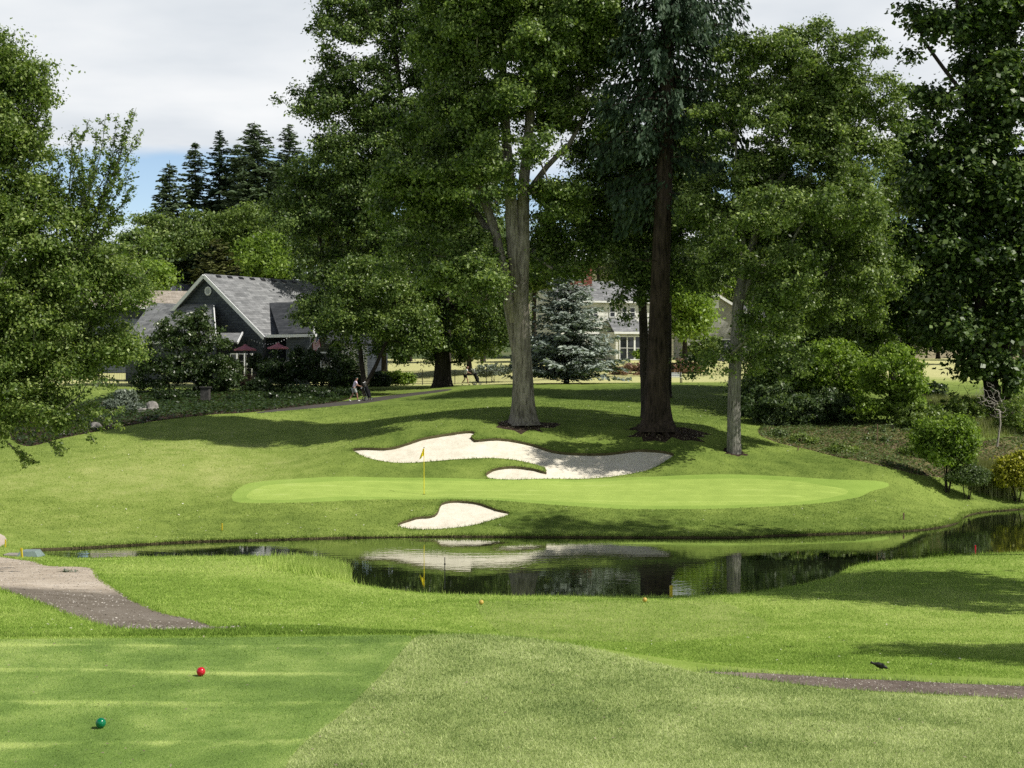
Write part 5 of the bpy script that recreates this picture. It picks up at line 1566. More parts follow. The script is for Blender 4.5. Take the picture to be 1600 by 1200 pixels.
def ball_marker(label, px, py, r, mat, group):
    w = hit(px, py + r / (7 / 2311.) * 0 + 0, 11)
    g = np.array([w[0], w[1], zt(*w)])
    rt = empty('tee_marker', label, 'tee marker', g, 0, group)
    b = MB()
    prof = [(max(.0005, r * math.sin(t)), r - r * math.cos(t)) for t in np.linspace(0, math.pi, 22)]
    b.lathe(prof, (0, 0, .004), 32); b.build('ball', mat, rt, smooth=True)
    MB().ring((0, 0, r + .004), (0, 0, 1), r * 1.0, .002, 40, 6).build('seam', mat, rt, smooth=True)
    MB().tube([(0, 0, -.06), (0, 0, .02)], .006, 8).build('spike', M['black_metal'], rt)
    return rt
ball_marker('glossy red ball marker on the striped front tee', 314, 1056.5, .062, M['red_paint'], 'ball tee markers')
ball_marker('glossy green ball marker nearest the bottom left on the striped tee', 157.5, 1138, .062, M['green_paint'], 'ball tee markers')
ball_marker('left one of two small yellow ball markers near the pond', 752, 945, .062, M['tan_paint'], 'ball tee markers')
ball_marker('right one of two small yellow ball markers near the pond, beside the yellow stake', 1007.5, 941, .062, M['tan_paint'], 'ball tee markers')

def stake(label, px, py, h, w, mat, lean=0.0, ymin=11, group='hazard stakes', cat='stake'):
    q = hit(px, py, ymin); g = np.array([q[0], q[1], zt(*q)])
    o = MB().box((0, 0, h / 2 - .08), (w, w * .7, h + .16)).build('hazard_stake', mat, bevel=.006)
    o.location = tuple(float(a) for a in g); o.rotation_euler = (0, lean, rng.uniform(-.3, .3))
    return tag(o, label, cat, group)
stake('short bright yellow stake on the near pond bank', 1048.5, 934, .36, .08, M['yellow_paint'])
stake('slim pale yellow stake on the far bank near the left end of the pond', 347, 829, .30, .055, M['yellow_paint'], ymin=57)
stake('weathered post on the far bank right of the tree shadow', 1412, 812, .30, .06, M['wood_stake'], ymin=58)
stake('pale yellow post in the rough at the right end of the pond', 1556, 768, .32, .05, M['yellow_paint'], ymin=66)
stake('yellow post beside the green drain cover', 34.5, 871, .34, .07, M['yellow_paint'], lean=-.1, ymin=40)
stake('thin yellow stake beyond the drain cover at the left edge', 8.5, 855, .30, .05, M['yellow_paint'], ymin=52)
stake('small red-brown stake on the dark strip by the right pond shore', 1524, 861, .22, .05, M['red_paint'], ymin=48)
stake('little brown peg at the front edge of the right bed', 1247, 704, .22, .06, M['wood_stake'], ymin=70)
stake('thin dark support post beside the small pale-trunked tree', 1371, 690, .95, .05, M['wood_stake'], ymin=72)
# gauge pipe in the water
q = plane_hit(695, 895, 0)
r0 = empty('gauge_pipe', 'thin black pipe with a collar sticking up from the pond', 'pipe', (q[0], q[1], 0))
MB().tube([(0, 0, -.4), (0, 0, .53)], .014, 8).build('pipe', M['black_metal'], r0); MB().tube([(0, 0, .27), (0, 0, .32)], .03, 10).build('collar', M['black_metal'], r0)

# drain cover by the path
M['drain_green'] = mat_plain('drain_green', (.20, .26, .25), .5, .3, .2)
M['concrete'] = mat_ground('concrete', [(.3, (.22, .2, .18)), (.7, (.42, .39, .36))], 3, 20, .3)
q = hit(48, 869, 40); g = np.array([q[0], q[1], zt(*q)])
r0 = empty('drain_cover', 'grey-green sloping drain cover at the end of the gravel path', 'drain cover', g)
bm_ = MB(); W_, D_, H_ = .95, .8, .22
bm_.add([(-W_ / 2, -D_ / 2, -.1), (W_ / 2, -D_ / 2, -.1), (W_ / 2, D_ / 2, -.1), (-W_ / 2, D_ / 2, -.1), (-W_ / 2 + .18, -D_ / 2 + .1, H_), (W_ / 2 - .22, -D_ / 2 + .1, H_), (W_ / 2 - .22, D_ / 2 - .1, H_), (-W_ / 2 + .18, D_ / 2 - .1, H_)],
        [(0, 3, 2, 1), (4, 5, 6, 7), (0, 1, 5, 4), (1, 2, 6, 5), (2, 3, 7, 6), (3, 0, 4, 7)]); bm_.build('lid', M['drain_green'], r0, bevel=.02)
MB().box((-.62, -.1, .03), (.5, .5, .16)).build('outlet', M['concrete'], r0, bevel=.02); MB().box((-.84, -.22, .02), (.1, .22, .16)).build('opening', M['black_metal'], r0)

# blackbird
q = hit(1375, 1048, 20); g = np.array([q[0], q[1], zt(*q)])
M['feather'] = mat_plain('black_feathers', (.012, .011, .012), .5, .4, .4, 20)
M['beak'] = mat_plain('beak', (.05, .035, .02), .4, .4)
r0 = empty('bird', 'small black bird pecking on the near fairway right', 'bird', g, R(-8))
def skin(name, pts, edges, mat, parent, sub=2):
    me = bpy.data.meshes.new(name)
    bm = bmesh.new(); lay = bm.verts.layers.skin.verify()
    vs = []
    for i, p in enumerate(pts):
        v = bm.verts.new(p[:3]); r = p[3]; v[lay].radius = (r, p[4] if len(p) > 4 else r); v[lay].use_root = (i == 0); vs.append(v)
    for a, c in edges: bm.edges.new((vs[a], vs[c]))
    bm.to_mesh(me); bm.free(); me.materials.append(mat)
    o = link(bpy.data.objects.new(name, me), parent)
    sk = o.modifiers.new('skin', 'SKIN'); sk.use_smooth_shade = True
    sb_ = o.modifiers.new('subsurf', 'SUBSURF'); sb_.levels = sub; sb_.render_levels = sub
    return o
skin('body', [(0, 0, .085, .045), (-.05, 0, .095, .036), (-.09, 0, .11, .018), (-.155, 0, .135, .014, .026), (.04, 0, .075, .04), (.075, 0, .062, .028), (.10, 0, .052, .024), (.122, 0, .042, .012)], [(0, 1), (1, 2), (2, 3), (0, 4), (4, 5), (5, 6), (6, 7)], M['feather'], r0)
MB().tube([(.118, 0, .042), (.15, 0, .026)], [.008, .001], 8).build('beak', M['beak'], r0)
for s in (-1, 1):
    MB().tube([(0, s * .02, .06), (-.005, s * .022, .03), (.005, s * .022, 0)], .004, 6).tube([(.005, s * .022, .002), (.03, s * .024, .001)], .003, 5).build('leg', M['beak'], r0)
    wing = skin('wing', [(.02, s * .038, .10, .012, .03), (-.04, s * .04, .105, .01, .026), (-.10, s * .028, .115, .006, .012)], [(0, 1), (1, 2)], M['feather'], r0, 1)

# ------------------------------------------------------------------ people with trolleys
M['skin'] = mat_plain('skin', (.36, .20, .14), .5, .35, .08)
M['pink_shirt'] = mat_plain('lilac_pink_shirt', (.68, .58, .74), .8, .15, .05)
M['white_shirt'] = mat_plain('white_shirt', (.8, .8, .8), .8, .15, .05)
M['grey_shorts'] = mat_plain('grey_shorts', (.36, .38, .37), .8, .15, .1)
M['black_cloth'] = mat_plain('black_cloth', (.015, .015, .018), .8, .15, .2)
M['shoe_white'] = mat_plain('white_shoes', (.75, .75, .73), .5, .3, .05)
M['teal_cap'] = mat_plain('teal_cap', (.01, .10, .09), .7, .2, .1)
M['hair'] = mat_plain('dark_hair', (.018, .012, .009), .6, .3, .2)
M['bag_light'] = mat_plain('pale_bag_trim', (.55, .58, .60), .6, .3, .1)
M['steel'] = mat_plain('brushed_steel', (.55, .55, .56), .3, .5, .1, metallic=.8)

def person(label, loc, rz, S, shirt, shorts, hat, hair_long, short_len):
    rt = empty('person', label, 'person', loc, rz)
    def q(x, y, z): return (x * S, y * S, z * S)
    J = dict(pel=q(0, 0, .95), wai=q(.03, 0, 1.08), che=q(.10, 0, 1.30), nek=q(.16, 0, 1.47), hd0=q(.19, 0, 1.56), hd=q(.215, 0, 1.64), top=q(.215, 0, 1.71))
    V = [(*J['pel'], .13 * S, .105 * S), (*J['wai'], .125 * S, .095 * S), (*J['che'], .145 * S, .10 * S), (*J['nek'], .055 * S), (*J['hd0'], .075 * S, .08 * S), (*J['hd'], .085 * S, .095 * S), (*J['top'], .06 * S, .07 * S), (*q(.318, 0, 1.605), .014 * S)]
    E = [(0, 1), (1, 2), (2, 3), (3, 4), (4, 5), (5, 6), (5, 7)]
    def add(p, r, pa):
        V.append((*q(*p), r * S)); E.append((pa, len(V) - 1)); return len(V) - 1
    legs = {-1: [(.02, -.095, .88), (.20, -.10, .52), (.27, -.10, .11)], 1: [(-.01, .095, .88), (-.04, .10, .50), (-.30, .10, .16)]}
    for s in (-1, 1):
        a = add(legs[s][0], .088, 0); k = add(legs[s][1], .056, a); c = add(tuple(.6 * np.array(legs[s][1]) + .4 * np.array(legs[s][2]) + [-.015, 0, 0]), .056, k); an = add(legs[s][2], .036, c)
        sh = add((.10, s * .175, 1.40), .062, 2); eb = add((.22, s * .235, 1.16), .043, sh); wr = add((.45, s * .15, 1.08), .028, eb); pm = add((.51, s * .13, 1.075), .033, wr)
        for i_, (dy, L) in enumerate([(.03, .075), (.01, .085), (-.01, .08), (-.03, .065)]):
            f1 = add((.545, s * .13 + dy, 1.075), .0095, pm); f2 = add((.575 + L * .2, s * .13 + dy, 1.06), .009, f1); add((.565, s * .13 + dy * .9, 1.032 - L * .1), .008, f2)
        t1 = add((.525, s * .085, 1.06), .011, pm); add((.55, s * .075, 1.035), .009, t1)
    skin('body', V, E, M['skin'], rt)
    for s in (-1, 1):
        MB().lathe([(.001, -.008), (.006, -.005), (.008, 0), (.006, .005), (.001, .008)], q(.295, s * .034, 1.65), 8).build('eye', M['dark_plastic'], rt, smooth=True)
        MB().lathe([(.004, -.03), (.018, -.012), (.02, .01), (.006, .03)], q(.205, s * .094, 1.63), 8).build('ear', M['skin'], rt, smooth=True)
    # shirt
    SV = [(*q(-.0, 0, .97), .150 * S, .125 * S), (*J['wai'], .150 * S, .118 * S), (*J['che'], .170 * S, .122 * S), (*q(.145, 0, 1.425), .085 * S)]
    SE = [(0, 1), (1, 2), (2, 3)]
    for s in (-1, 1):
        SV.append((*q(.10, s * .185, 1.395), .078 * S)); SE.append((2, len(SV) - 1)); SV.append((*q(.17, s * .222, 1.25), .066 * S)); SE.append((len(SV) - 2, len(SV) - 1))
    skin('shirt', SV, SE, shirt, rt)
    HV = [(*q(0, 0, .95), .155 * S, .13 * S)]; HE = []
    for s in (-1, 1):
        hp, kn = np.array(legs[s][0]), np.array(legs[s][1])
        HV.append((*q(*hp), .112 * S)); HE.append((0, len(HV) - 1)); HV.append((*q(*(hp + (kn - hp) * short_len)), .092 * S)); HE.append((len(HV) - 2, len(HV) - 1))
    skin('shorts', HV, HE, shorts, rt)
    skin('shoe', [(*q(.26, -.10, .055), .045 * S), (*q(.36, -.10, .05), .042 * S), (*q(.44, -.10, .045), .03 * S)], [(0, 1), (1, 2)], M['shoe_white'] if not hair_long else M['black_cloth'], rt, 1)
    skin('shoe', [(*q(-.33, .10, .12), .045 * S), (*q(-.25, .10, .06), .042 * S), (*q(-.18, .10, .035), .03 * S)], [(0, 1), (1, 2)], M['shoe_white'] if not hair_long else M['black_cloth'], rt, 1)
    if hat is not None:
        skin('cap', [(*q(.20, 0, 1.68), .108 * S, .108 * S), (*q(.205, 0, 1.73), .075 * S)], [(0, 1)], hat, rt)
        MB().slab([q(.28, -.07, 1.685), q(.37, -.05, 1.665), q(.39, 0, 1.665), q(.37, .05, 1.665), q(.28, .07, 1.685)], .012).build('cap_peak', hat, rt)
    hv = [(*q(.185, 0, 1.67), .104 * S), (*q(.135, 0, 1.60), .075 * S)]
    he = [(0, 1)]
    if hair_long: hv += [(*q(.07, 0, 1.56), .055 * S), (*q(.04, 0, 1.46), .035 * S)]; he += [(1, 2), (2, 3)]
    skin('hair', hv, he, M['hair'], rt)
    return rt


def trolley(label, loc, rz, trim):
    rt = empty('golf_trolley', label, 'golf trolley', loc, rz)
    MB().tube([(.0, 0, 1.03), (.22, 0, .80), (.45, 0, .42), (.72, 0, .2)], .018).tube([(.42, 0, .45), (.30, .3, .16)], .014).tube([(.42, 0, .45), (.30, -.3, .16)], .014).tube([(.30, -.32, .15), (.30, .32, .15)], .012).build('frame', M['black_metal'], rt)
    MB().tube([(0, -.17, 1.04), (.02, 0, 1.035), (0, .17, 1.04)], .02).build('handle', M['dark_plastic'], rt)
    for c, r in (((.30, .33, .155), .155), ((.30, -.33, .155), .155), ((.78, 0, .125), .125)):
        w = MB().ring(c, (0, 1, 0), r - .022, .022, 24, 8).build('wheel', M['dark_plastic'], rt, smooth=True)
        rm = MB().ring(c, (0, 1, 0), r - .05, .01, 20, 6)
        for k in range(5):
            a = k * 2 * math.pi / 5; rm.tube([c, (c[0] + math.cos(a) * (r - .05), c[1], c[2] + math.sin(a) * (r - .05))], .008, 6)
        rm.build('rim', M['steel'], w)
    ax = np.array([-.34, 0, .94]); ax = ax / np.linalg.norm(ax)
    o0 = np.array([.62, 0, .22]); u = np.array([0, 1, 0]); w_ = np.cross(ax, u)
    bg_ = MB(); vs, fs = [], []
    prof = [(.0, .001), (.0, .12), (.06, .13), (.3, .125), (.6, .13), (.80, .145), (.86, .15), (.86, .12)]
    for t, r in prof:
        for k in range(16):
            a = 2 * math.pi * k / 16; vs.append(o0 + ax * t + (u * math.cos(a) + w_ * math.sin(a)) * r)
    for i in range(len(prof) - 1):
        for k in range(16): fs.append((i * 16 + k, i * 16 + (k + 1) % 16, (i + 1) * 16 + (k + 1) % 16, (i + 1) * 16 + k))
    bg_.add(vs, fs); b_ = bg_.build('bag', M['black_cloth'], rt, smooth=True)
    MB().box(o0 + ax * .38 - w_ * .13, (.10, .16, .34), M=Matrix([list(w_), list(u), list(ax)]).transposed()).build('pocket', M['black_cloth'], b_, bevel=.03)
    MB().tube([o0 + ax * .15 + w_ * .135, o0 + ax * .5 + w_ * .15, o0 + ax * .82 + w_ * .15], .014).build('strap', trim, b_)
    for k in range(7):
        d_ = rng.uniform(-.08, .08, 2); p0 = o0 + ax * .8 + u * d_[0] + w_ * d_[1]; p1 = o0 + ax * rng.uniform(1.05, 1.2) + u * d_[0] * 1.4 + w_ * d_[1] * 1.4
        cl_ = MB().tube([p0, p1], .006, 6).build('club', M['steel'], rt)
        MB().tube([p1, p1 + ax * .03 + w_ * .02, p1 + ax * .02 + u * .07 + w_ * .03], [.014, .022, .016], 8).build('club_head', M['steel'] if k % 2 else M['dark_plastic'], cl_)
    MB().box((.05, .13, .92), (.07, .07, .13)).build('bottle_holder', trim, rt, bevel=.01)
    return rt


gq = G(553, 105.5)
person('person in lilac shirt, pale shorts and teal cap pushing a trolley along the cart path', gq, R(22), 1.0, M['pink_shirt'], M['grey_shorts'], M['teal_cap'], False, .80)
th = R(22)
gt = np.array([gq[0] + math.cos(th) * .54, gq[1] + math.sin(th) * .54, 0]); gt[2] = zt(gt[0] + .4, gt[1] + .2)
trolley('three-wheeled golf trolley with black bag pushed by the person in lilac', gt, th, M['bag_light'])
gq = G(727, 127)
person('person in white top and black shorts walking behind the fenced lawn', gq, R(12), .95, M['white_shirt'], M['black_cloth'], None, True, .62)
th = R(12)
gt = np.array([gq[0] + math.cos(th) * .51, gq[1] + math.sin(th) * .51, 0]); gt[2] = zt(gt[0] + .4, gt[1] + .1)
trolley('black golf trolley pushed by the person in white, close to the fence', gt, th, M['black_cloth'])

# ------------------------------------------------------------------ buildings
class UV:
    """quads and polygons with metre-scaled UV"""
    def __init__(self): self.v, self.f, self.uv = [], [], []
    def face(self, pts, flip=False):
        ps = [Vector([float(c) for c in p]) for p in pts]
        nr = (ps[1] - ps[0]).cross(ps[2] - ps[0]).normalized()
        u = Vector((0, 0, 1)).cross(nr)
        u = u.normalized() if u.length > 1e-4 else Vector((1, 0, 0))
        w = nr.cross(u)
        b = len(self.v); self.v += [tuple(p) for p in ps]; self.f.append(tuple(range(b, b + len(ps))))
        self.uv += [(p.dot(u), p.dot(w)) for p in ps]
        return self
    def build(self, name, mat, parent, solid=0.0):
        me = bpy.data.meshes.new(name); me.from_pydata(self.v, [], self.f)
        l = me.uv_layers.new(name='uv')
        for i, c in enumerate(self.uv): l.data[i].uv = c
        me.materials.append(mat); o = link(bpy.data.objects.new(name, me), parent)
        if solid:
            s = o.modifiers.new('solid', 'SOLIDIFY'); s.thickness = solid; s.offset = 0
        return o
def bar(a, b, w, hgt, mat, name, parent):
    """rectangular bar from a to b, w wide across, hgt tall"""
    a, b = Vector([float(c) for c in a]), Vector([float(c) for c in b]); d = (b - a).normalized()
    s = d.cross(Vector((0, 0, 1)));
    s = s.normalized() if s.length > 1e-4 else Vector((1, 0, 0))
    n_ = s.cross(d)
    vs = [e + s * i * w / 2 + n_ * j * hgt / 2 for e in (a, b) for i, j in ((-1, -1), (1, -1), (1, 1), (-1, 1))]
    return MB().add(vs, [(0, 3, 2, 1), (4, 5, 6, 7), (0, 1, 5, 4), (1, 2, 6, 5), (2, 3, 7, 6), (3, 0, 4, 7)]).build(name, mat, parent)

M['roof_grey'] = mat_shingle('grey_shingle_roof', (.17, .175, .18), (.29, .295, .30), 1, .9, .28)
M['roof_tan'] = mat_shingle('tan_shake_roof', (.30, .26, .21), (.44, .39, .33), 1, .7, .3)
M['roof_dark'] = mat_shingle('dark_and_shaded_shingle', (.055, .06, .068), (.10, .105, .115), 1, .9, .28)
M['wall_slate'] = mat_shingle('slate_shingle_wall', (.05, .06, .075), (.075, .088, .105), 1, .55, .26)
M['wall_cream'] = mat_shingle('cream_lap_siding', (.68, .68, .64), (.72, .72, .68), 1, 8.0, .2, .72)
M['wall_grey'] = mat_shingle('grey_lap_siding', (.31, .31, .29), (.34, .34, .32), 1, 8.0, .2, .7)
M['brick'] = mat_shingle('red_brick', (.20, .07, .052), (.30, .115, .085), 1, .24, .09)
M['brick_dark'] = mat_shingle('dark_red_brick', (.10, .035, .028), (.15, .055, .045), 1, .24, .09)
M['glass'] = mat_glass_dark('window_glass')
M['trim'] = mat_plain('white_trim', (.72, .73, .73), .5, .3, .05)
M['pane_grey'] = M['glass']


def window(parent, c, right, w, h, cols=2, rows=2, out_=None):
    """c: centre on the wall, right: unit vector along the wall, outward = right x up"""
    right = Vector(right).normalized(); up = Vector((0, 0, 1)); o = right.cross(up).normalized()
    c = Vector([float(a) for a in c]) + o * .03
    b = MB()
    def bx(u0, u1, v0, v1, d0, d1):
        vs = [c + right * u + up * v + o * d for d in (d0, d1) for v in (v0, v1) for u in (u0, u1)]
        b.add(vs, [(0, 2, 3, 1), (4, 5, 7, 6), (0, 1, 5, 4), (2, 6, 7, 3), (0, 4, 6, 2), (1, 3, 7, 5)])
    t = .10
    bx(-w / 2 - t, -w / 2, -h / 2 - t, h / 2 + t, -.02, .08); bx(w / 2, w / 2 + t, -h / 2 - t, h / 2 + t, -.02, .08)
    bx(-w / 2, w / 2, h / 2, h / 2 + t, -.02, .08); bx(-w / 2, w / 2, -h / 2 - t, -h / 2, -.02, .08)
    for i in range(1, cols): u = -w / 2 + w * i / cols; bx(u - .025, u + .025, -h / 2, h / 2, -.01, .05)
    for j in range(1, rows): v = -h / 2 + h * j / rows; bx(-w / 2, w / 2, v - .025, v + .025, -.008, .045)
    f = b.build('window', M['trim'], parent)
    g_ = MB().poly([c + right * u + up * v + o * .01 for u, v in ((-w / 2, -h / 2), (w / 2, -h / 2), (w / 2, h / 2), (-w / 2, h / 2))]).build('pane', M['glass'], f)
    return f


# clubhouse on the left --------------------------------------------------
cb_ = (-28.9, 140.0, 5.0)
CH = empty('clubhouse', 'slate-grey shingled clubhouse with white-edged gable and round vent', 'building', (0, 0, 0))
rr_ = np.array([.54, .84, 0]); rr_ /= np.linalg.norm(rr_); ss_ = np.array([rr_[1], -rr_[0], 0])
A = P(323, 429, 140); zb = 4.6
hw, ri = 7.5, A[2] - 9.65; Lr = 19
def cp(r, s, z): return A + rr_ * r + ss_ * s + np.array([0, 0, z])
rf = UV().face([cp(-.3, 0, 0), cp(-.3, hw, -ri), cp(Lr, hw, -ri), cp(Lr, 0, 0)]).face([cp(-.3, -hw, -ri), cp(-.3, 0, 0), cp(Lr, 0, 0), cp(Lr, -hw, -ri)]).build('roof', M['roof_grey'], CH, .16)
for i in range(8):
    t = 1.2 + i * 1.55
    MB().box((0, 0, 0), (.30, .55, .18)).build('ridge_vent', M['dark_plastic'], rf).matrix_local = Matrix.Translation(Vector(cp(t, .35, -.16))) @ Matrix.Rotation(math.atan2(rr_[1], rr_[0]) - math.pi / 2, 4, 'Z') @ Matrix.Rotation(math.atan2(ri, hw), 4, 'Y')
bar(cp(-.42, -hw - .1, -ri - .16), cp(-.42, 0, -.14), .12, .34, M['trim'], 'barge_board', CH); bar(cp(-.42, 0, -.14), cp(-.42, hw + .1, -ri - .16), .12, .34, M['trim'], 'barge_board', CH)
wz = A[2] - zb
UV().face([cp(.25, -hw + .6, -wz), cp(.25, hw - .6, -wz), cp(.25, hw - .6, -ri + .45), cp(.25, 0, -.12), cp(.25, -hw + .6, -ri + .45)]).face([cp(.25, hw - .6, -wz), cp(Lr, hw - .6, -wz), cp(Lr, hw - .6, -ri + .45), cp(.25, hw - .6, -ri + .45)]).face([cp(.25, -hw + .6, -wz), cp(.25, -hw + .6, -ri + .45), cp(Lr, -hw + .6, -ri + .45), cp(Lr, -hw + .6, -wz)]).face([cp(Lr, -hw + .6, -wz), cp(Lr, -hw + .6, -ri + .45), cp(Lr, 0, -.12), cp(Lr, hw - .6, -ri + .45), cp(Lr, hw - .6, -wz)]).build('wall', M['wall_slate'], CH)
vc = cp(.18, 0, -1.55)
vent = MB().ring(vc, rr_, .36, .075, 28, 8).build('round_vent', M['trim'], CH, smooth=True)
lv = MB()
for k in range(-4, 5):
    z = k * .08; hw_ = math.sqrt(max(0, .34 ** 2 - z * z)); lv.box(Vector(vc) + Vector((0, 0, z)), (hw_ * 2, .03, .05), rz=math.atan2(ss_[1], ss_[0]))
lv.build('louvre', M['bag_light'], vent)
# porch roof to the left of the gable
UV().face([P(192, 535, 140.5), P(338, 532, 134.8), P(333, 477, 139.3), P(236, 474, 145.5)]).build('porch_roof', M['roof_grey'], CH, .14)
bar(P(192, 537, 140.4), P(338, 534, 134.7), .12, .2, M['trim'], 'porch_gutter', CH)
bar(P(338, 531, 134.6), P(334, 478, 139), .1, .22, M['trim'], 'porch_trim', CH)
UV().face([P(348, 536, 134.2), P(371, 535, 133.2), P(378, 521, 136.5), P(345, 521, 137.5)]).build('small_porch_roof', M['roof_grey'], CH, .12)
bar(P(371, 536, 133.1), P(379, 520, 136.4), .1, .2, M['trim'], 'porch_trim', CH)
pw = [P(196, 537, 141), P(338, 534, 135.4)]
UV().face([(pw[0][0], pw[0][1], zb), (pw[1][0], pw[1][1], zb), (pw[1][0], pw[1][1], pw[1][2]), (pw[0][0], pw[0][1], pw[0][2])]).build('porch_wall', M['wall_slate'], CH)
# wing to the right with its own gable
W0, W1, E0, E1 = P(421, 474, 142.5), P(500, 472, 136.6), P(437, 523.5, 134.6), P(489, 520.5, 131.2)
bk = (W0 - E0) * np.array([1, 1, 0]); bkL = np.array([bk[0], bk[1], 0])
wr_ = UV().face([E0, E1, W1, W0]).face([W0, W1, W1 + bkL + [0, 0, E1[2] - W1[2]], W0 + bkL + [0, 0, E0[2] - W0[2]]]).build('wing_roof', M['roof_dark'], CH, .15)  # dark shingles here paint in the tree shade on the wing roof
bar(E1 + [.05, -.05, -.05], W1 + [.05, -.05, -.05], .12, .26, M['trim'], 'barge_board', CH)
bar(P(408, 525.5, 136.2), E1 + [.3, -.1, -.2], .18, .26, M['trim'], 'gutter', CH)
back1 = W1 + bkL + [0, 0, E1[2] - W1[2]]
ins = np.array([.5, .55, -.1])
e0, e1, b1 = E0 + ins, E1 + np.array([-.35, .6, -.1]), back1 + np.array([-.35, -.5, -.1])
UV().face([(e0[0], e0[1], zb), (e1[0], e1[1], zb), (e1[0], e1[1], e1[2]), (e0[0], e0[1], e0[2])]).face([(e1[0], e1[1], zb), (b1[0], b1[1], zb), b1, W1 + [-.35, 0, -.2], e1]).build('wing_wall', M['wall_slate'], CH)
wd = np.array(E1 - E0); wd[2] = 0; wd /= np.linalg.norm(wd)
for t, w, h_, zc, co, ro in [(.9, 1.0, 1.9, 6.4, 2, 3), (2.6, .8, 2.2, 6.6, 1, 2), (4.0, .7, 1.1, 7.3, 1, 1), (5.9, 1.3, 1.2, 7.5, 2, 1)]:
    c = np.array([e0[0], e0[1], 0]) + wd * t; window(CH, (c[0], c[1], zc), wd, w, h_, co, ro)
fl = [P(372, 537, 136.0), P(405, 537, 137.5)]
for px_, Yw in ((366, 135.4), (378, 135.6), (390, 135.8)):
    c = P(px_, 570, Yw); window(CH, c, ss_, .62, 1.9, 1, 3)
# bay of white windows further right
q0, q1 = P(534, 555, 133.5), P(574, 555, 131.5)
dv = q1 - q0; dv[2] = 0; dvn = dv / np.linalg.norm(dv); bw = np.cross(dvn, [0, 0, 1])
UV().face([(q0[0], q0[1], zb), (q1[0], q1[1], zb), (q1[0], q1[1], 8.9), (q0[0], q0[1], 8.9)]).build('sun_room_wall', M['wall_cream'], CH)
UV().face([(q0[0] - 1.5, q0[1], 8.9), (q1[0] + .4, q1[1] - .3, 8.9), (q1[0] + .2, q1[1] + 3.5, 10.6), (q0[0] - 1.5, q0[1] + 3.5, 10.6)]).build('sun_room_roof', M['roof_dark'], CH, .12)
for t in (.28, .75): c = q0 + dv * t; window(CH, (c[0], c[1], 7.1), dvn, .72, 1.7, 2, 3)
# pergola posts with a string of lights
for px_, Yp in ((389, 129), (414, 130)):
    p0 = P(px_, 585, Yp); bar((p0[0], p0[1], zb), (p0[0], p0[1], 9.5), .14, .14, M['black_metal'], 'porch_post', CH)
sl_ = MB()
pa, pb = P(389, 529, 129), P(452, 527, 130.5)
for k in range(16):
    t = k / 15; c = pa + (pb - pa) * t - np.array([0, 0, .55 * math.sin(math.pi * t)]); sl_.lathe([(.001, -.05), (.035, -.02), (.03, .02), (.001, .05)], c, 8)
cbs = MB().tube([tuple(pa + (pb - pa) * t - np.array([0, 0, .55 * math.sin(math.pi * t) - .05])) for t in np.linspace(0, 1, 14)], .008, 5).build('light_cable', M['black_metal'], CH); sl_.build('light_bulbs', M['trim'], cbs)
# patio wall
pw0, pw1 = P(352, 592, 126.2), P(414, 592, 127.0)
patio = UV().face([(pw0[0], pw0[1], 4.6), (pw1[0], pw1[1], 4.6), (pw1[0], pw1[1], 6.0), (pw0[0], pw0[1], 6.0)]).build('patio_wall', M['brick_dark'], None, .3)
tag(patio, 'low dark brick patio wall below the two pink parasols', 'wall')

# parasols
M['parasol'] = mat_plain('pink_canvas', (.44, .17, .20), .8, .15, .08)
def parasol(label, px, py, Y, rz):
    top = P(px, py, Y); zb_ = 5.2
    rt = empty('parasol', label, 'parasol', (top[0], top[1], zb_), rz, 'pink parasols on the patio'); Ht = top[2] - zb_
    MB().tube([(0, 0, 0), (0, 0, Ht - .02)], .025, 10).build('pole', M['white_paint'], rt)
    n_ = 8; b_ = MB(); vs = [(0, 0, Ht)]
    for lv_, (r_, z_) in enumerate([(.30, -.12), (.62, -.25), (.95, -.36), (.97, -.47)]):
        for k in range(n_ * 2):
            a = math.pi * k / n_; sag = 1 if k % 2 == 0 else .955
            vs.append((r_ * sag * math.cos(a), r_ * sag * math.sin(a), Ht + z_ - (0 if k % 2 == 0 else .03 * lv_ / 2)))
    fs = [(0, 1 + k, 1 + (k + 1) % 16) for k in range(16)]
    for l_ in range(3): fs += [(1 + l_ * 16 + k, 1 + l_ * 16 + (k + 1) % 16, 1 + (l_ + 1) * 16 + (k + 1) % 16, 1 + (l_ + 1) * 16 + k) for k in range(16)]
    b_.add(vs, fs).build('canopy', M['parasol'], rt)
    MB().lathe([(.001, .07), (.16, .0), (.17, -.04)], (0, 0, Ht + .0), 16).build('cap', M['parasol'], rt)
    for k in range(8):
        a = math.pi * k / 4; MB().tube([(0, 0, Ht - .15), (.93 * math.cos(a), .93 * math.sin(a), Ht - .40)], .008, 5).build('rib', M['white_paint'], rt)
    MB().lathe([(.001, .09), (.25, .07), (.28, 0)], n=16).build('base', M['concrete'], rt)
    return rt
parasol('left pink parasol on the clubhouse patio', 383, 539, 128.5, .2)
parasol('right pink parasol on the clubhouse patio, above the round shrub', 434, 536.5, 129.5, .5)

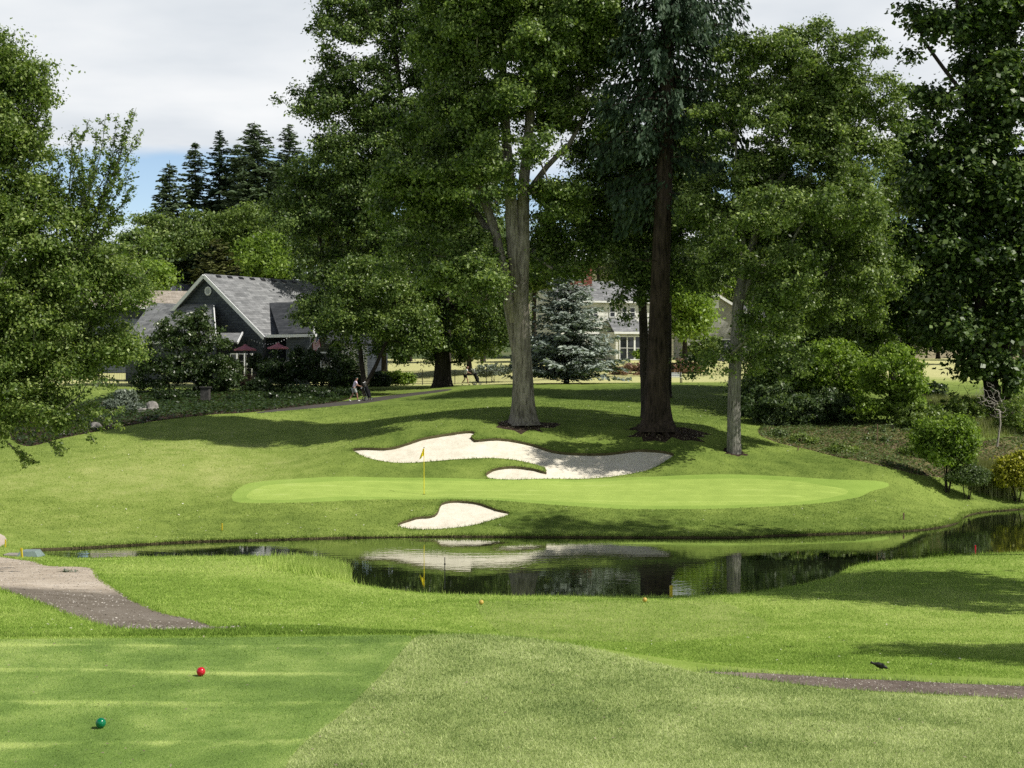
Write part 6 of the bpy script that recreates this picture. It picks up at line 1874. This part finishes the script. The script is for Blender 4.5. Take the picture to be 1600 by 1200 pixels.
# national flag on a slanting pole
r0 = empty('wall_flag', 'striped red, white and blue flag on a slanting pole at the clubhouse wing', 'flag', P(480, 546, 128))
o_ = np.array(r0.location)
pA, pB = P(480, 547, 128) - o_, P(499.5, 519, 127) - o_
MB().tube([tuple(pA), tuple(pB)], .022, 8).build('pole', M['steel'], r0)
m, nt = new_mat('flag_stripes')
uvn = nd(nt, 'ShaderNodeTexCoord').outputs['UV']; sp_ = nd(nt, 'ShaderNodeSeparateXYZ'); nt.links.new(uvn, sp_.inputs[0])
st_ = mth(nt, 'LESS_THAN', mth(nt, 'FRACT', mth(nt, 'MULTIPLY', sp_.outputs[1], 6.5)), .5)
cA = mixc(nt, st_, (.72, .72, .72), (.40, .02, .035))
isb = mth(nt, 'MULTIPLY', mth(nt, 'LESS_THAN', sp_.outputs[0], .42), mth(nt, 'GREATER_THAN', sp_.outputs[1], .46))
vor = nd(nt, 'ShaderNodeTexVoronoi'); vor.inputs['Scale'].default_value = 16; vor.inputs['Randomness'].default_value = 0; nt.links.new(uvn, vor.inputs['Vector'])
star = mth(nt, 'LESS_THAN', vor.outputs['Distance'], .26)
cB = mixc(nt, star, (.015, .025, .10), (.7, .7, .7))
out(nt, principled(nt, mixc(nt, isb, cA, cB), .8, .15).outputs[0]); M['stripes'] = m
me = bpy.data.meshes.new('flag'); vs, fs, uvs = [], [], []
dn = pB - pA
for i in range(9):
    for j in range(13):
        a, b2 = i / 8, j / 12           # a along the pole (hoist), b2 the fly hanging down
        hpt = pB - dn * (.03 + .47 * a) * 1.0
        dr = np.array([.32 * (1 - a) * b2 * .6 - .10 * b2 + .03 * math.sin(b2 * 7 + a * 3), .05 * math.sin(b2 * 9 + a * 4), -1.15 * b2])
        vs.append(tuple(hpt + dr)); uvs.append((b2, 1 - a))
for i in range(8):
    for j in range(12): fs.append((i * 13 + j, i * 13 + j + 1, (i + 1) * 13 + j + 1, (i + 1) * 13 + j))
me.from_pydata(vs, [], fs); l = me.uv_layers.new(name='uv')
for lp in me.loops: l.data[lp.index].uv = uvs[lp.vertex_index]
me.materials.append(M['stripes']); link(bpy.data.objects.new('cloth', me), r0)


def house(name, label, loc, rz, w, d, wall_h, rise, wallm, roofm, gable_front=False, over=.5, wins=(), chimney=None, zlow=-1.0, vent_=False):
    """simple gabled house: front along local x facing local -y"""
    rt = empty(name, label, 'house', loc, rz)
    wl, rf_ = UV(), UV()
    x0, x1, y0, y1 = -w / 2, w / 2, 0, d
    if gable_front:
        wl.face([(x0, y0, zlow), (x1, y0, zlow), (x1, y0, wall_h), (0, y0, wall_h + rise), (x0, y0, wall_h)]).face([(x1, y1, zlow), (x0, y1, zlow), (x0, y1, wall_h), (0, y1, wall_h + rise), (x1, y1, wall_h)])
        wl.face([(x1, y0, zlow), (x1, y1, zlow), (x1, y1, wall_h), (x1, y0, wall_h)]).face([(x0, y1, zlow), (x0, y0, zlow), (x0, y0, wall_h), (x0, y1, wall_h)])
        k = rise / (w / 2); e = over
        rf_.face([(0, y0 - e, wall_h + rise + .1), (x1 + e, y0 - e, wall_h - e * k + .1), (x1 + e, y1 + e, wall_h - e * k + .1), (0, y1 + e, wall_h + rise + .1)])
        rf_.face([(x0 - e, y0 - e, wall_h - e * k + .1), (0, y0 - e, wall_h + rise + .1), (0, y1 + e, wall_h + rise + .1), (x0 - e, y1 + e, wall_h - e * k + .1)])
    else:
        wl.face([(x0, y0, zlow), (x1, y0, zlow), (x1, y0, wall_h), (x0, y0, wall_h)]).face([(x1, y1, zlow), (x0, y1, zlow), (x0, y1, wall_h), (x1, y1, wall_h)])
        wl.face([(x1, y0, zlow), (x1, y1, zlow), (x1, y1, wall_h), (x1, d / 2, wall_h + rise), (x1, y0, wall_h)]).face([(x0, y1, zlow), (x0, y0, zlow), (x0, y0, wall_h), (x0, d / 2, wall_h + rise), (x0, y1, wall_h)])
        k = rise / (d / 2); e = over
        rf_.face([(x0 - e, y0 - e, wall_h - e * k + .1), (x1 + e, y0 - e, wall_h - e * k + .1), (x1 + e, d / 2, wall_h + rise + .1), (x0 - e, d / 2, wall_h + rise + .1)])
        rf_.face([(x0 - e, d / 2, wall_h + rise + .1), (x1 + e, d / 2, wall_h + rise + .1), (x1 + e, y1 + e, wall_h - e * k + .1), (x0 - e, y1 + e, wall_h - e * k + .1)])
    wl.build('wall', wallm, rt); r_ = rf_.build('roof', roofm, rt, .16)
    e = over
    if gable_front:
        k = rise / (w / 2)
        for s in (-1, 1): bar((0, -e - .05, wall_h + rise), (s * (w / 2 + e), -e - .05, wall_h - e * k), .1, .26, M['trim'], 'barge_board', rt)
    else:
        k = rise / (d / 2); bar((x0 - e, -e - .08, wall_h - e * k), (x1 + e, -e - .08, wall_h - e * k), .14, .22, M['trim'], 'gutter', rt)
    for (xw, zw, ww, hw2, co, ro) in wins: window(rt, (xw, 0, zw), (1, 0, 0), ww, hw2, co, ro)
    if chimney:
        cx, cy_, cw, cz = chimney
        u = UV(); z0, z1 = wall_h, cz
        P4 = [(cx - cw / 2, cy_ - .5), (cx + cw / 2, cy_ - .5), (cx + cw / 2, cy_ + .5), (cx - cw / 2, cy_ + .5)]
        for i in range(4):
            a, b2 = P4[i], P4[(i + 1) % 4]; u.face([(*a, z0), (*b2, z0), (*b2, z1), (*a, z1)])
        u.face([(*p_, z1) for p_ in P4]); ch_ = u.build('chimney', M['brick'], r_)
        MB().box((cx, cy_, z1 + .05), (cw + .2, 1.2, .14)).build('chimney_cap', M['brick'], ch_); MB().lathe([(.14, 0), (.16, .35), (.12, .35)], (cx + .3, cy_, z1 + .1), 12).build('chimney_pot', M['white_paint'], ch_)
    if vent_:
        MB().box((0, -.05, wall_h + rise * .45), (.7, .08, .9)).build('gable_vent', M['trim'], rt)
    return rt

c = P(945, 562, 168)
hm = house('white_house', 'white two-storey house with red brick chimney behind the blue spruce', (c[0], c[1], c[2]), R(20), 11.5, 9, 6.8, 2.2, M['wall_cream'], M['roof_grey'], wins=[(-3.6, 5.2, .9, 1.2, 2, 2), (-1.4, 5.2, .9, 1.2, 2, 2), (.9, 5.4, .55, 1.0, 1, 2), (2.4, 5.4, .55, 1.0, 1, 2), (3.4, 5.4, .55, 1.0, 1, 2), (-3.4, 2.0, 1.2, 1.8, 2, 3), (-1.2, 2.0, 1.2, 1.8, 2, 3)], chimney=(-1.6, 3.6, 2.7, 10.7))
# garden room of the white house
lw = UV(); rf2 = UV()
bx0, bx1, by, bh = .2, 4.9, -2.6, 3.1
lw.face([(bx0, by, -1), (bx1 - 1, by, -1), (bx1 - 1, by, bh), (bx0, by, bh)]).face([(bx1 - 1, by, -1), (bx1, by + 1, -1), (bx1, by + 1, bh), (bx1 - 1, by, bh)]).face([(bx1, by + 1, -1), (bx1, 0, -1), (bx1, 0, bh), (bx1, by + 1, bh)]).face([(bx0, 0, -1), (bx0, by, -1), (bx0, by, bh), (bx0, 0, bh)])
lw.build('garden_room_wall', M['wall_cream'], hm)
rf2.face([(bx0 - .4, by - .4, bh), (bx1 - .8, by - .4, bh), (bx1 - 1.2, -.1, bh + 1.5), (bx0, -.1, bh + 1.5)]).face([(bx1 - .8, by - .4, bh), (bx1 + .4, by + .8, bh), (bx1 - 1.2, -.1, bh + 1.5)]).face([(bx1 + .4, by + .8, bh), (bx1 + .4, 0, bh), (bx1 - 1.2, -.1, bh + 1.5)])
rf2.build('garden_room_roof', M['roof_grey'], hm, .12)
bar((bx0 - .4, by - .46, bh - .1), (bx1 - .8, by - .46, bh - .1), .14, .24, M['trim'], 'gutter', hm)
for xw, ww in ((1.1, .8), (2.0, .75), (2.95, .75)): window(hm, (xw, by, 1.3), (1, 0, 0), ww, 2.5, 1, 2)
for t in (.3, .74): window(hm, (bx1 - 1 + t, by + t, 1.3), (1, 1, 0), .42, 2.5, 1, 2)
MB().box((bx0 + 1.0, by - .02, 3.0), (.0, .0, .0))

c = P(1118, 560, 172)
house('grey_house', 'pale grey house with a front gable between the yellow-green tree and the pale oak', (c[0], c[1], c[2]), R(4), 6.6, 9, 5.4, 2.0, M['wall_grey'], M['roof_tan'], gable_front=True, over=.5, vent_=True, wins=[(-1.2, 1.5, 1.0, 1.3, 2, 2), (1.3, 1.5, 1.0, 1.3, 2, 2)])
c = P(1178, 560, 176)
house('grey_house', 'low grey house wing with long roof seen behind the pale oak trunk', (c[0], c[1], c[2]), R(4), 9, 8, 4.2, 2.2, M['wall_grey'], M['roof_grey'], wins=[(-2, 1.6, 1.0, 1.3, 2, 2), (2, 1.6, 1.0, 1.3, 2, 2)])
c = P(1320, 560, 178)
house('tan_house', 'house with tan roof and pale walls glimpsed through the round oak', (c[0], c[1], c[2]), R(-8), 10, 9, 6.2, 2.8, M['wall_cream'], M['roof_tan'], wins=[(-2.5, 4.4, 1.0, 1.2, 2, 2), (2.0, 4.4, 1.0, 1.2, 2, 2), (-2.5, 1.5, 1.0, 1.4, 2, 2), (2.0, 1.5, 1.0, 1.4, 2, 2)])
c = P(258, 560, 163)
hb = house('tan_roofed_house', 'house with weathered beige roof behind the clubhouse gable', (c[0], c[1], 5.2), R(18), 15, 10, 8.3, 1.8, M['wall_slate'], M['roof_tan'], wins=[(-4, 4, 1.0, 1.3, 2, 2), (3, 4, 1.0, 1.3, 2, 2)])
c = P(280, 560, 186)
hb = house('dark_roofed_house', 'dark-roofed house with two vent pipes farthest behind the clubhouse', (c[0], c[1], 6.0), R(10), 13, 10, 9.4, 1.9, M['wall_grey'], M['roof_dark'])
for xw in (-1.1, .1): MB().tube([(xw, 2.6, 9.9), (xw, 2.6, 11.2)], .08, 8).build('vent_pipe', M['steel'], hb)

# ------------------------------------------------------------------ iron fence
def fence(label, pts, H=1.3, gap=.13, postgap=2.4):
    w = [G(a, b) for a, b in pts]
    rt = empty('iron_fence', label, 'fence', w[0])
    o_ = np.array(w[0]); pk, rl = MB(), MB()
    carry = 0.0
    for a, b2 in zip(w[:-1], w[1:]):
        L = np.linalg.norm((b2 - a)[:2]); n_ = max(1, int(L / postgap))
        d = (b2 - a) / L
        for i in range(n_ + 1):
            p_ = a + (b2 - a) * i / n_; p_[2] = zt(p_[0], p_[1])
            if i < n_ or b2 is w[-1]:
                q_ = p_ - o_; MB().box((q_[0], q_[1], q_[2] + H / 2), (.07, .07, H + .1)).build('post', M['black_metal'], rt)
            if i < n_:
                p2 = a + (b2 - a) * (i + 1) / n_; p2[2] = zt(p2[0], p2[1])
                for hz in (.12, H - .08): rl.tube([tuple(p_ - o_ + [0, 0, hz]), tuple(p2 - o_ + [0, 0, hz])], .018, 4)
                m_ = int(np.linalg.norm(p2 - p_) / gap)
                for k in range(1, m_):
                    c_ = p_ + (p2 - p_) * k / m_ - o_; pk.tube([(c_[0], c_[1], c_[2] + .05), (c_[0], c_[1], c_[2] + H - .04)], .008, 4, cap=False)
    rl.build('rail', M['black_metal'], rt); pk.build('pickets', M['black_metal'], rt)
    return rt
fence('black iron fence in front of the clubhouse planting on the left', [(150, 121), (260, 122), (370, 122.5), (520, 123.5)])
fence('black iron picket fence behind the two walking golfers and the tall oaks', [(584, 128), (660, 131), (760, 135), (860, 139), (960, 142), (1040, 143), (1150, 143), (1260, 144)])
# garden bench on the crest
gq = G(1052, 118)
r0 = empty('garden_bench', 'small grey bench on the crest right of the fir trunk', 'bench', gq, R(10))
bs = MB()
for k in range(4): bs.box((0, -.2 + k * .12, .43), (1.5, .09, .03))
bs.build('seat', M['bag_light'], r0); bb_ = MB()
for k in range(3): bb_.box((0, .22, .55 + k * .12), (1.5, .03, .08))
bb_.build('backrest', M['bag_light'], r0)
for s in (-1, 1):
    MB().box((s * .65, -.18, .2), (.06, .06, .44)).build('leg', M['black_metal'], r0); MB().box((s * .65, .2, .42), (.06, .06, .86)).build('leg', M['black_metal'], r0)

# ------------------------------------------------------------------ sky and sun
SUN_EL, SUN_AZ = R(49), R(23)          # the sun stands to the right, a little behind the camera
sdir = Vector((math.cos(SUN_EL) * math.cos(SUN_AZ), -math.cos(SUN_EL) * math.sin(SUN_AZ), math.sin(SUN_EL)))
sun_d = bpy.data.lights.new("sun", 'SUN')
sun_d.energy = 5.0
sun_d.angle = R(0.53)
sun_d.color = (1.0, 0.955, 0.87)
sun = bpy.data.objects.new("sun", sun_d)
link(sun)
sun.location = sdir * 60
sun.rotation_euler = sdir.to_track_quat('Z', 'Y').to_euler()

world = bpy.data.worlds.new("World")
scene.world = world
world.use_nodes = True
nt = world.node_tree
nt.nodes.clear()
sky = nd(nt, 'ShaderNodeTexSky', sky_type='NISHITA')
sky.sun_disc = False
sky.sun_elevation = SUN_EL
sky.sun_rotation = math.atan2(sdir.x, sdir.y)
sky.altitude = 100
sky.dust_density = 1.0
gen = nd(nt, 'ShaderNodeTexCoord').outputs['Generated']
sp = nd(nt, 'ShaderNodeSeparateXYZ'); nt.links.new(gen, sp.inputs[0])
el = mth(nt, 'MAXIMUM', sp.outputs[2], 0.0)
den = mth(nt, 'ADD', el, 0.10)
cb = nd(nt, 'ShaderNodeCombineXYZ')
nt.links.new(mth(nt, 'DIVIDE', sp.outputs[0], den), cb.inputs[0])
nt.links.new(mth(nt, 'DIVIDE', sp.outputs[1], den), cb.inputs[1])
cl = noise(nt, cb.outputs[0], 0.55, 6, 0.5)
shade = noise(nt, cb.outputs[0], 1.1, 5, 0.5)
# cover: closed deck above about 7 degrees, broken strip near the horizon, open overhead
g3 = lambda a: (a, a, a)
low = ramp(nt, [(0.0, g3(0.75)), (0.07, g3(0.55)), (0.105, g3(0.33)), (0.135, g3(0.50)), (0.165, g3(0.95)), (0.22, g3(1)), (0.45, g3(1)), (0.70, g3(0.3))])
nt.links.new(el, low.inputs[0])
cov = mth(nt, 'ADD', mth(nt, 'MULTIPLY', cl.outputs[0], 1.5), mth(nt, 'MULTIPLY', low.outputs[0], 1.6))
cov = mth(nt, 'SUBTRACT', cov, 1.42)
covr = ramp(nt, [(0.0, (0, 0, 0)), (0.22, (1, 1, 1))]); nt.links.new(cov, covr.inputs[0])
crr = ramp(nt, [(0.34, (0.68, 0.73, 0.785)), (0.48, (0.82, 0.855, 0.89)), (0.62, (0.95, 0.965, 0.975))]); nt.links.new(shade.outputs[0], crr.inputs[0])
sm = ramp(nt, [(0.0, (0.17, 0.175, 0.19)), (0.2, (0.12, 0.125, 0.135)), (0.4, g3(0.055))]); nt.links.new(el, sm.inputs[0])
skyc = mixc(nt, 1.0, sky.outputs[0], sm.outputs[0], 'MULTIPLY')
dim = ramp(nt, [(0.0, (1, 1, 1)), (0.27, (1, 1, 1)), (0.5, g3(0.30))]); nt.links.new(el, dim.inputs[0])
clc = mixc(nt, 1.0, crr.outputs[0], dim.outputs[0], 'MULTIPLY')
mixed = mixc(nt, covr.outputs[0], skyc, clc)
bg = nd(nt, 'ShaderNodeBackground'); nt.links.new(mixed, bg.inputs['Color'])
bg.inputs['Strength'].default_value = 1.0
wo = nd(nt, 'ShaderNodeOutputWorld'); nt.links.new(bg.outputs[0], wo.inputs['Surface'])

scene.view_settings.view_transform = 'Standard'
scene.view_settings.look = 'None'
scene.view_settings.exposure = 0
scene.view_settings.gamma = 1
cy = scene.cycles
cy.max_bounces = 5
cy.diffuse_bounces = 3
cy.glossy_bounces = 3
cy.transmission_bounces = 3
cy.transparent_max_bounces = 4
cy.caustics_reflective = False
cy.caustics_refractive = False
cy.use_denoising = False
cy.sample_clamp_indirect = 4.0
